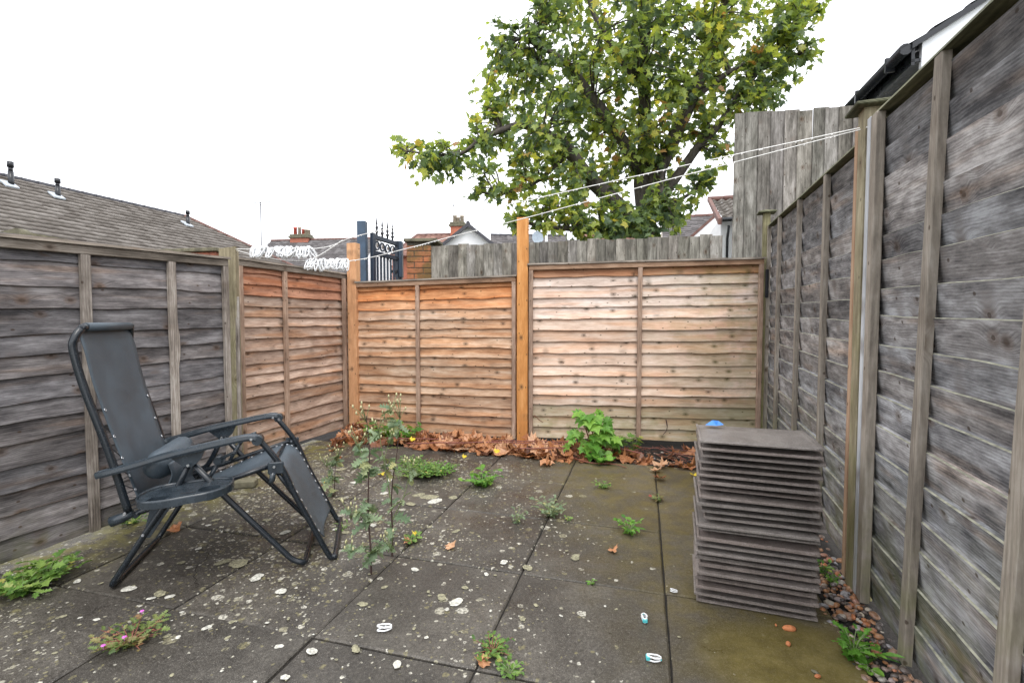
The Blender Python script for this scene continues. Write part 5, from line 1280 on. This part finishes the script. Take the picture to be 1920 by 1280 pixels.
plant('weed', 'yellow-green mossy cushion at the back left of the green cushions', 'weed', -.74, 3.52, .12, .10, 40, 8, 'round', 'leaf_weed', .018, 15)
plant('weed', 'bright green leafy weed between the cushion and the long joint', 'weed', *xy('bit'), .16, .10, 14, 7, 'jag', 'leaf_bright', .05, 16)
plant('weed', 'bright green weed on the pebbles at the foot of the right fence', 'weed', *xy('gw'), .055, .085, 12, 6, 'jag', 'leaf_bright', .036, 17)
plant('weed', 'two narrow green leaves on the pebbles nearest the right fence foot', 'weed', *xy('gw2'), .045, .04, 3, 2, 'lance', 'leaf_bright', .07, 18)
plant('weed', 'small round-leaved seedling low on the pebbles at the bottom edge', 'weed', *xy('gw3'), .025, .02, 3, 2, 'round', 'leaf_bright', .032, 19)
plant('weed', 'little green weed in the soil close behind the tile stack corner', 'weed', *xy('gw4'), .04, .05, 6, 4, 'ovate', 'leaf_bright', .025, 20)
plant('weed', 'second little weed farther back beside the tile stack', 'weed', *xy('gw5'), .04, .06, 6, 4, 'ovate', 'leaf_bright', .025, 21)
plant('weed', 'green leafy weed at the foot of the orange-tan panel, left part', 'weed', *xy('st1'), .14, .15, 8, 5, 'maple', 'leaf_bright', .085, 22)
plant('weed', 'weed with three-lobed leaves under the batten of the orange-tan panel', 'weed', *xy('st2'), .09, .16, 6, 4, 'maple', 'leaf_bright', .08, 23)
plant('weed', 'small green weed in the left back corner beneath the tall corner post', 'weed', *xy('st3'), .12, .13, 7, 4, 'maple', 'leaf_weed', .07, 24)
plant('weed', 'low yellow-green weed under the left fence behind the chair', 'weed', *xy('fa'), .13, .04, 18, 5, 'round', 'leaf_weed', .02, 25)
plant('weed', 'leafy green weed at the foot of the brown panel behind the chair arm', 'weed', *xy('fb'), .11, .17, 9, 5, 'ovate', 'leaf_bright', .06, 26)
plant('weed', 'second green weed at the foot of the brown panel, hidden behind the seat', 'weed', -2.0, 4.0, .08, .10, 7, 4, 'ovate', 'leaf_bright', .05, 27)
plant('weed', 'tiny green sprig beside the front foot of the chair', 'weed', -.90, 2.50, .05, .03, 6, 4, 'lance', 'leaf_weed', .03, 28)
plant('weed', 'small green weed with a red fallen leaf beside it in the diagonal joint', 'weed', -.50, 2.36, .06, .035, 8, 4, 'jag', 'leaf_weed', .03, 29)
# tall gone-to-seed weeds
def tall_weed(label, x, y, stems, seed):
    r = random.Random(seed); root = empty('tall_weed', (x, y, 0), 0, label, 'weed')
    L1 = []; L2 = []
    for s, (pts, r0) in enumerate(stems):
        P = spline(pts, 7); b = MB(); b.tube(P, [r0*(1-.75*i/len(P)) for i in range(len(P))], 7)
        b.obj('stem', M['stem'] if s == 0 else M['stem_green'], root)
        n = 17 if s == 0 else 9
        for k in range(n):
            t = r.uniform(.12 if s == 0 else .1, .96); p = at_path(P, t); a = r.uniform(0, 6.28)
            tip = Vector((math.cos(a), math.sin(a), r.uniform(-.7, .5))); sz = r.uniform(.045, .11)*(1.15-.55*t)
            L1.append((orient(p, tip, Vector((r.gauss(0, .5), r.gauss(0, .5), 1)), sz), r.randrange(3), min(1, max(0, r.gauss(.4, .3)))))
            if r.random() < .35: L2.append((orient(p, tip+Vector((0,0,-.8)), Vector((r.gauss(0, 1), r.gauss(0, 1), .4)), min(sz*1.1, .055)), r.randrange(3), r.random()))
        tip = P[-1]; buds = MB()
        for k in range(7):
            d = Vector((r.uniform(-.05, .05), r.uniform(-.04, .04), r.uniform(.0, .06))); buds.tube([tip-Vector((0,0,.03)), tip+d*.6, tip+d], [.0013, .0012, .001], 4)
            q = tip+d; buds.tube([q, q+Vector((0,0,.006)), q+Vector((0,0,.014))], [.003, .0045, .0022], 6, 1)
        buds.obj('seed_head', [M['stem_green'], M['flower_pale']], root)
    leaf_cloud('leaves', L1, M['leaf_dusty'], root, VAR['fern'], 'stuff'); leaf_cloud('drooping_leaf', L2, M['leaf_dusty'], root, VAR['ovate'], 'stuff')
tall_weed('tall straggly weed with grey-green leaves in the diagonal joint, left stem', *xy('tallA'), [
  ([(0,0,-.01),(.0,.0,.10),(-.012,.01,.26),(-.006,.0,.40),(.0,.0,.55),(-.012,.0,.70)], .0052), ([(-.004,0,.42),(-.03,0,.50),(-.045,.0,.58)], .003), ([(-.01,0,.22),(-.05,-.01,.28),(-.085,0,.27)], .003), ([(0,0,.08),(.05,0,.12),(.09,0,.13)], .0025), ([(0,0,.09),(-.05,0,.11),(-.09,0,.10)], .0025)], 41)
tall_weed('tall straggly branching weed just right of the other, behind it', *xy('tallB'), [
  ([(0,0,-.01),(.004,0,.10),(.0,0,.24),(.008,0,.36),(.03,0,.50),(.045,0,.68)], .0050), ([(.003,0,.22),(-.02,0,.38),(-.045,0,.52),(-.055,.0,.62)], .0035), ([(.002,0,.17),(.05,0,.26),(.08,0,.36),(.09,0,.42)], .003), ([(.04,0,.60),(.02,0,.66),(0.0,0,.70)], .002), ([(-.02,0,.38),(-.03,0,.46),(.0,0,.56)], .0025)], 42)
tall_weed('thin yellowing weed stem beside the front legs of the chair', *xy('stem'), [([(0,0,-.01),(.0,0,.10),(.01,0,.2),(.03,0,.26)], .003), ([(.0,0,.08),(-.03,0,.15),(-.05,0,.20)], .002)], 43)
# sycamore seedling: every large leaf a part
def seedling():
    x, y = .655, 3.86; root = empty('sycamore_seedling', (x, y, -.01), 0, 'bushy bright green sycamore seedling in front of the pale panel', 'seedling')
    r = random.Random(77)
    lm = [[variant_mesh('leaf', VAR['maple'][k], M['leaf_bright'], rv) for rv in (.25, .5, .7, .85)] for k in range(3)]
    for s in range(6):
        a = r.uniform(0, 6.28); hh = r.uniform(.20, .42); P = spline([(0,0,0),(.04*math.cos(a),.04*math.sin(a),hh*.5),(.10*math.cos(a),.05*math.sin(a),hh)], 5)
        b = MB(); b.tube(P, .004, 6); b.obj('stem', M['stick'], root)
    for k in range(60):
        h = .06+.39*r.random()**.8; wd = .22*(1-.55*max(0, (h-.22)/.25))
        a = r.uniform(0, 6.28); rr = wd*math.sqrt(r.random()); p = Vector((rr*math.cos(a)-.02, rr*math.sin(a)*.6-.03, h))
        tip = Vector((math.cos(a)*.8, math.sin(a)*.5-.5, -.35+r.uniform(-.3, .3)))
        o = link('leaf', r.choice(lm[r.randrange(3)]), root); o.matrix_local = orient(p, tip, Vector((r.gauss(0, .25), -.55+r.gauss(0, .2), 1)), r.uniform(.08, .135))
    b = MB()
    for k in range(10):
        a = r.uniform(0, 6.28); b.tube([(0,0,r.uniform(.05,.2)), (.12*math.cos(a), .07*math.sin(a)-.05, r.uniform(.1,.36))], .0016, 5)
    b.obj('leaf_stalk', M['stick'], root)
seedling()
bpy.data.objects['sycamore_seedling'].scale = (.82, .82, .86)
plant('weed', 'low round-leaved weed in front of the green seedling', 'weed', .70, 3.70, .11, .07, 10, 4, 'round', 'leaf_bright', .055, 51)
plant('weed', 'yellowing leafy weed to the right of the green seedling', 'weed', .86, 3.90, .10, .20, 7, 4, 'maple', 'leaf_weed', .075, 52)
plant('weed', 'pale yellow-green sapling leaves by the batten of the pale panel', 'weed', 1.02, 4.0, .08, .17, 6, 4, 'maple', 'leaf_weed', .065, 53)

# ---------------------------------------------------------------- dead leaves, sticks, pebbles
def curled(seed):
    vv, ff = maple(1., .0, .0, seed); r = random.Random(seed+50); c1, c2 = r.uniform(.3, 1.3), r.uniform(.2, 1.0); out = []
    for p in vv:
        x, y = p.x*1.1, p.y-.4; rr_ = math.hypot(x, y); k_ = 1/(1+.55*rr_*rr_*c1); out.append(Vector((x*k_+.10*noise.noise((x*4, y*4, seed+3)), y*k_, c1*x*x*.5+c2*y*y*.4*(1 if seed % 2 else -1)+.22*noise.noise((x*3.5, y*3.5, seed)))))
    return out, ff
DV = [curled(k) for k in range(8)]
def back_y(x):       # y of the back fence foot at x
    return 4.83+(x+1.6)*(-.285) if x < .1 else 4.35-(x-.1)*.108
dl = random.Random(99); L = []
for k in range(1150):
    u = dl.random(); x = -1.55+ 3.3*u
    lim = D.dot(Vector((x, 0, 0)));  yfront = (3.79-x*D.x)/D.y
    yb = back_y(x)-.05
    dens = .45 if x < -.9 else (.8 if x < .45 else (.30 if x < .9 else .10))
    if dl.random() > dens: continue
    mu = .62 if x < -.6 else .45
    y = yfront + (yb-yfront)*min(1, max(-.12, dl.gauss(mu-.05, .33)))
    if y > yb: continue
    d = max(0, 1-abs((y-yfront-.18)/.30)); z = -.012+.038*d*dl.random() if y > yfront else .006+.02*dl.random()
    s = dl.uniform(.09, .175)
    L.append((orient(Vector((x, y, z)), Vector((dl.gauss(0, 1), dl.gauss(0, 1), dl.gauss(0, .3))), Vector((dl.gauss(0, .35), dl.gauss(-.15, .35), 1)), s), dl.randrange(8), min(.97, max(0, dl.gauss(.45, .24)))))
for k in range(90):     # the heap in the left back corner
    x = -1.62+abs(dl.gauss(0, .16)); y = 4.72-abs(dl.gauss(0, .28)); s = dl.uniform(.06, .12)
    L.append((orient(Vector((x, y, .0+.10*dl.random()*max(0, 1-(4.75-y)*2))), Vector((dl.gauss(0, 1), dl.gauss(0, 1), dl.gauss(0, .5))), Vector((dl.gauss(0, .6), dl.gauss(-.2, .6), 1)), s), dl.randrange(8), min(.97, max(0, dl.gauss(.4, .24)))))
leaf_cloud('leaf_litter', L, M['leaf_dead'], None, DV, 'stuff')
dm = [[variant_mesh('leaf', DV[k], M['leaf_dead'], rv) for rv in (.3, .5, .7, .85)] for k in range(8)]
for k in range(46):
    x = dl.uniform(-.75, .62); yf = (3.79-x*D.x)/D.y; y = yf + dl.uniform(-.02, .34)
    o = link('fallen_leaf', dl.choice(dm[dl.randrange(8)])); o.matrix_world = orient(Vector((x, y, .045+.02*dl.random())), Vector((dl.gauss(0, 1), dl.gauss(0, 1), dl.gauss(0, .3))), Vector((dl.gauss(0, .5), dl.gauss(-.35, .5), 1)), dl.uniform(.11, .155))
    tag(o, 'large curled brown leaf lying on the drift along the back fence', 'dead leaf', 'large leaves on top of the drift along the back fence')
yl = variant_mesh('leaf', DV[2], M['leaf_yellow'], .5)
for (x, y, z, s, lab) in ((-.93+.07, 4.12, .08, .06, 'yellow leaf high on the leaf drift left of the orange post'), (-.12, 3.78, .07, .06, 'bright yellow leaf on the drift just left of the orange post foot'), (-.37, 3.70, .05, .045, 'small yellow leaf low in the drift left of the other yellow one')):
    o = link('fallen_leaf', yl); o.matrix_world = orient(Vector((x, y, z)), Vector((.5, .6, .2)), Vector((0, -.6, 1)), s); tag(o, lab, 'dead leaf')
DEAD = [(1.026, 3.291), (1.289, 3.371), (1.053, 3.467), (0.266, 3.635), (0.424, 3.775), (-0.493, 2.419), (-0.517, 2.342), (-0.932, 3.383), (-0.299, 2.292), (-1.481, 4.126), (-1.64, 4.723), (-0.094, 1.497), (0.485, 2.254), (-1.785, 3.236), (-1.779, 2.481), (-1.27, 3.132), (-1.275, 3.236)]
labs = ['curled brown leaf on the joint above the tiny yellow and red weed', 'yellow leaf against the left side of the tile stack', 'grey-brown curled leaf at the end of the joint below the dark litter', 'large pale brown leaf at the front edge of the drift, right of the orange post', 'brown leaf just in front of the drift by the seedling stalks', 'yellow-brown leaf in the diagonal joint beside the tall weeds', 'red-brown leaf in the diagonal joint near the tall weeds', 'yellow leaf on the slab among the lichen by the green cushion', 'thin brown leaf scrap on the middle slab', 'pale leaf on the slab at the left back corner', 'dead leaf propped at the foot of the corner post', 'orange leaf scrap at the joint under the feathery weed', 'brown scrap beside the dark green leafy tuft', 'amber leaf behind the chair seat on the mossy strip', 'orange-brown leaf under the chair between the rear legs', 'leaf scrap by the thin yellowing stem', 'pale yellow leaf above the thin yellowing stem']
for k, ((x, y), lab) in enumerate(zip(DEAD, labs)):
    yel = k in (1, 5, 7, 13, 16); s = {3: .14, 0: .10, 2: .09, 4: .12, 14: .09}.get(k, .055)
    o = link('fallen_leaf', yl if yel else dl.choice(dm[dl.randrange(8)])); o.matrix_world = orient(Vector((x, y, .008+.1*s)), Vector((dl.gauss(0, 1), dl.gauss(0, 1), 0)), Vector((dl.gauss(0, .15), dl.gauss(-.1, .15), 1)), s); tag(o, lab, 'dead leaf')
# stalks lying along the drift
stl = ['long red-brown stalk lying along the leaf drift, nearest the fence', 'long red-brown stalk lying just in front of the first one', 'red-brown stalk ending behind the seedling', 'thick reddish stalk to the right of the seedling', 'curved stalk lying forward onto the olive slab', 'thin pale twig crossing the dark soil before the pale panel', 'second thin twig on the dark soil near the tile stack', 'grey twig standing against the pale panel by the orange post']
stp = [[(-1.25,4.30,.05),(-.6,4.16,.07),(.0,4.08,.075),(.5,4.02,.08),(.62,3.98,.07)], [(-.9,4.05,.06),(-.3,4.02,.08),(.2,3.96,.085),(.62,3.93,.07)], [(.05,3.88,.06),(.35,3.86,.075),(.66,3.88,.06)], [(.75,3.94,.07),(.95,3.86,.05),(1.05,3.80,.035)], [(.42,3.85,.03),(.60,3.66,.012),(.78,3.62,.012),(.86,3.55,.008)], [(1.05,4.05,.03),(1.4,3.92,.04),(1.75,3.75,.01)], [(1.2,3.98,.05),(1.35,3.82,.03),(1.62,3.66,.01)], [(.20,4.22,.27),(.24,4.27,.22),(.28,4.30,.19)]]
for p, lab, rr in zip(stp, stl, (.0065, .006, .0055, .009, .0045, .003, .003, .004)):
    b = MB(); q = spline(p, 8); q = [v_+Vector((0, 0, .006*noise.noise(v_*9))) for v_ in q]; b.tube(q, [rr*(1-.4*i/len(q)) for i in range(len(q))], 7); tag(b.obj('stick', M['stick']), lab, 'stick')
b = MB(); b.tube(spline([(1.35,4.18,.24),(1.36,4.175,.18),(1.35,4.17,.14),(1.32,4.165,.11)], 5), [.005]*5+[.003]*11, 6)
tag(b.obj('stick', M['stem']), 'dark hooked twig hanging on the lower boards of the pale panel', 'stick')
st = MB()
for k in range(70):
    x = dl.uniform(.85, 1.9); y = back_y(x)-dl.uniform(.06, .5); a = dl.uniform(0, 3.1); l = dl.uniform(.03, .10); z = -.005+.02*dl.random()
    st.tube([(x, y, z), (x+l*math.cos(a), y+l*math.sin(a), z+.01*dl.random())], dl.uniform(.0012, .0035), 5)
o = st.obj('twig_litter', M['stick']); o['kind'] = 'stuff'
def pebble(r, seed):
    rr = random.Random(seed); bm = bmesh.new(); bmesh.ops.create_icosphere(bm, subdivisions=2, radius=1.)
    sc = (rr.uniform(.8, 1.3), rr.uniform(.7, 1.), rr.uniform(.45, .65))
    v = [(p.co.x*sc[0]*(1+.18*noise.noise(p.co*1.1+Vector((seed, 0, 0)))), p.co.y*sc[1]*(1+.2*noise.noise(p.co*1.3+Vector((0, seed, 0)))), p.co.z*sc[2]) for p in bm.verts]
    f = [tuple(q.index for q in fc.verts) for fc in bm.faces]; bm.free(); return [Vector(p)*r for p in v], f
PV = [pebble(1., k) for k in range(6)]
def pebmat():
    t = NT('wet_flint_pebble'); at = t.new('ShaderNodeAttribute'); at.attribute_name = 'rnd'; P = t.pos(); n = t.noise(P, 70., 4., .6)
    c = t.ramp(at.outputs['Fac'], [(0, (.05,.045,.045)), (.2, (.16,.13,.115)), (.4, (.30,.20,.15)), (.6, (.38,.19,.09)), (.75, (.46,.17,.07)), (.88, (.30,.29,.30)), (1., (.58,.50,.38))])
    f = t.map(n, .3, .7, .65, 1.25, False); t.set(color=t.mix(1., c, t.comb(f, f, f), 'MULTIPLY'), rough=.33); t.bump(n, .3, .002); return t.mat
M['pebble'] = pebmat()
pl = random.Random(31); L = []
def smooth_cloud(o):
    for p in o.data.polygons: p.use_smooth = True
    return o
for k in range(760):
    s = pl.uniform(-.25, 1.25); x, y = fs(s); p_ = (Vector((x, y, 0))).dot(N)
    q_ = Vector((x, y, 0)).dot(D); e0 = .70; t = pl.random()
    P = pq(e0-.03+(p_-e0+.05)*t, q_+pl.uniform(-.03, .03))
    big = s < .62
    if s > .62 and pl.random() < .72: continue
    if s < .45 and pl.random() < .10: continue
    r_ = pl.uniform(.005, .0125) if pl.random() < .75 else pl.uniform(.011, .019)
    L.append((orient(Vector((P.x, P.y, -.012+.014*pl.random()+ (.012 if t > .5 else 0))), Vector((pl.gauss(0, 1), pl.gauss(0, 1), pl.gauss(0, .2))), Vector((pl.gauss(0, .2), pl.gauss(0, .2), 1)), r_), pl.randrange(6), pl.random()))
for k in range(240):
    x = pl.uniform(.85, 1.9); y = back_y(x)-pl.uniform(.2, .56)
    L.append((orient(Vector((x, y, -.012+.01*pl.random())), Vector((pl.gauss(0, 1), pl.gauss(0, 1), 0)), Vector((0, 0, 1)), pl.uniform(.004, .013)), pl.randrange(6), pl.random()))
smooth_cloud(leaf_cloud('gravel', L, M['pebble'], None, PV, 'stuff'))
SH = [(0.996, 1.678), (0.945, 1.596), (0.953, 1.464), (0.95, 1.446), (0.958, 1.697)]
shl = ['orange clay shard on the olive slab in front of the tile stack', 'smaller orange clay shard nearer the camera on the olive slab', 'ochre pebble on the paving at the lower right, beside the gravel', 'orange pebble next to the ochre one at the lower right', 'tiny red clay chip against the foot of the tile stack']
for (x, y), lab, s, k in zip(SH, shl, (.020, .012, .009, .011, .007), range(5)):
    b = MB(); vv, ff = PV[k]; b.add([(p.x*s, p.y*s*.7, p.z*s) for p in vv], ff)
    o = b.obj('clay_shard' if k in (0, 1, 4) else 'pebble', M['terracotta'] if k != 2 else M['coping'], None, (x, y, .006), (0, 0, k*1.1)); tag(o, lab, 'stone')
# broken brick on the mossy strip behind the chair
b = MB(); b.bbox(0, .16, 0, .09, 0, .05, .008); q = (-1.86, 3.10, .0)
tag(b.obj('concrete_lump', M['coping'], None, q, (0, 0, R(12))), 'mossy concrete lump on the paving behind the chair seat', 'rubble')
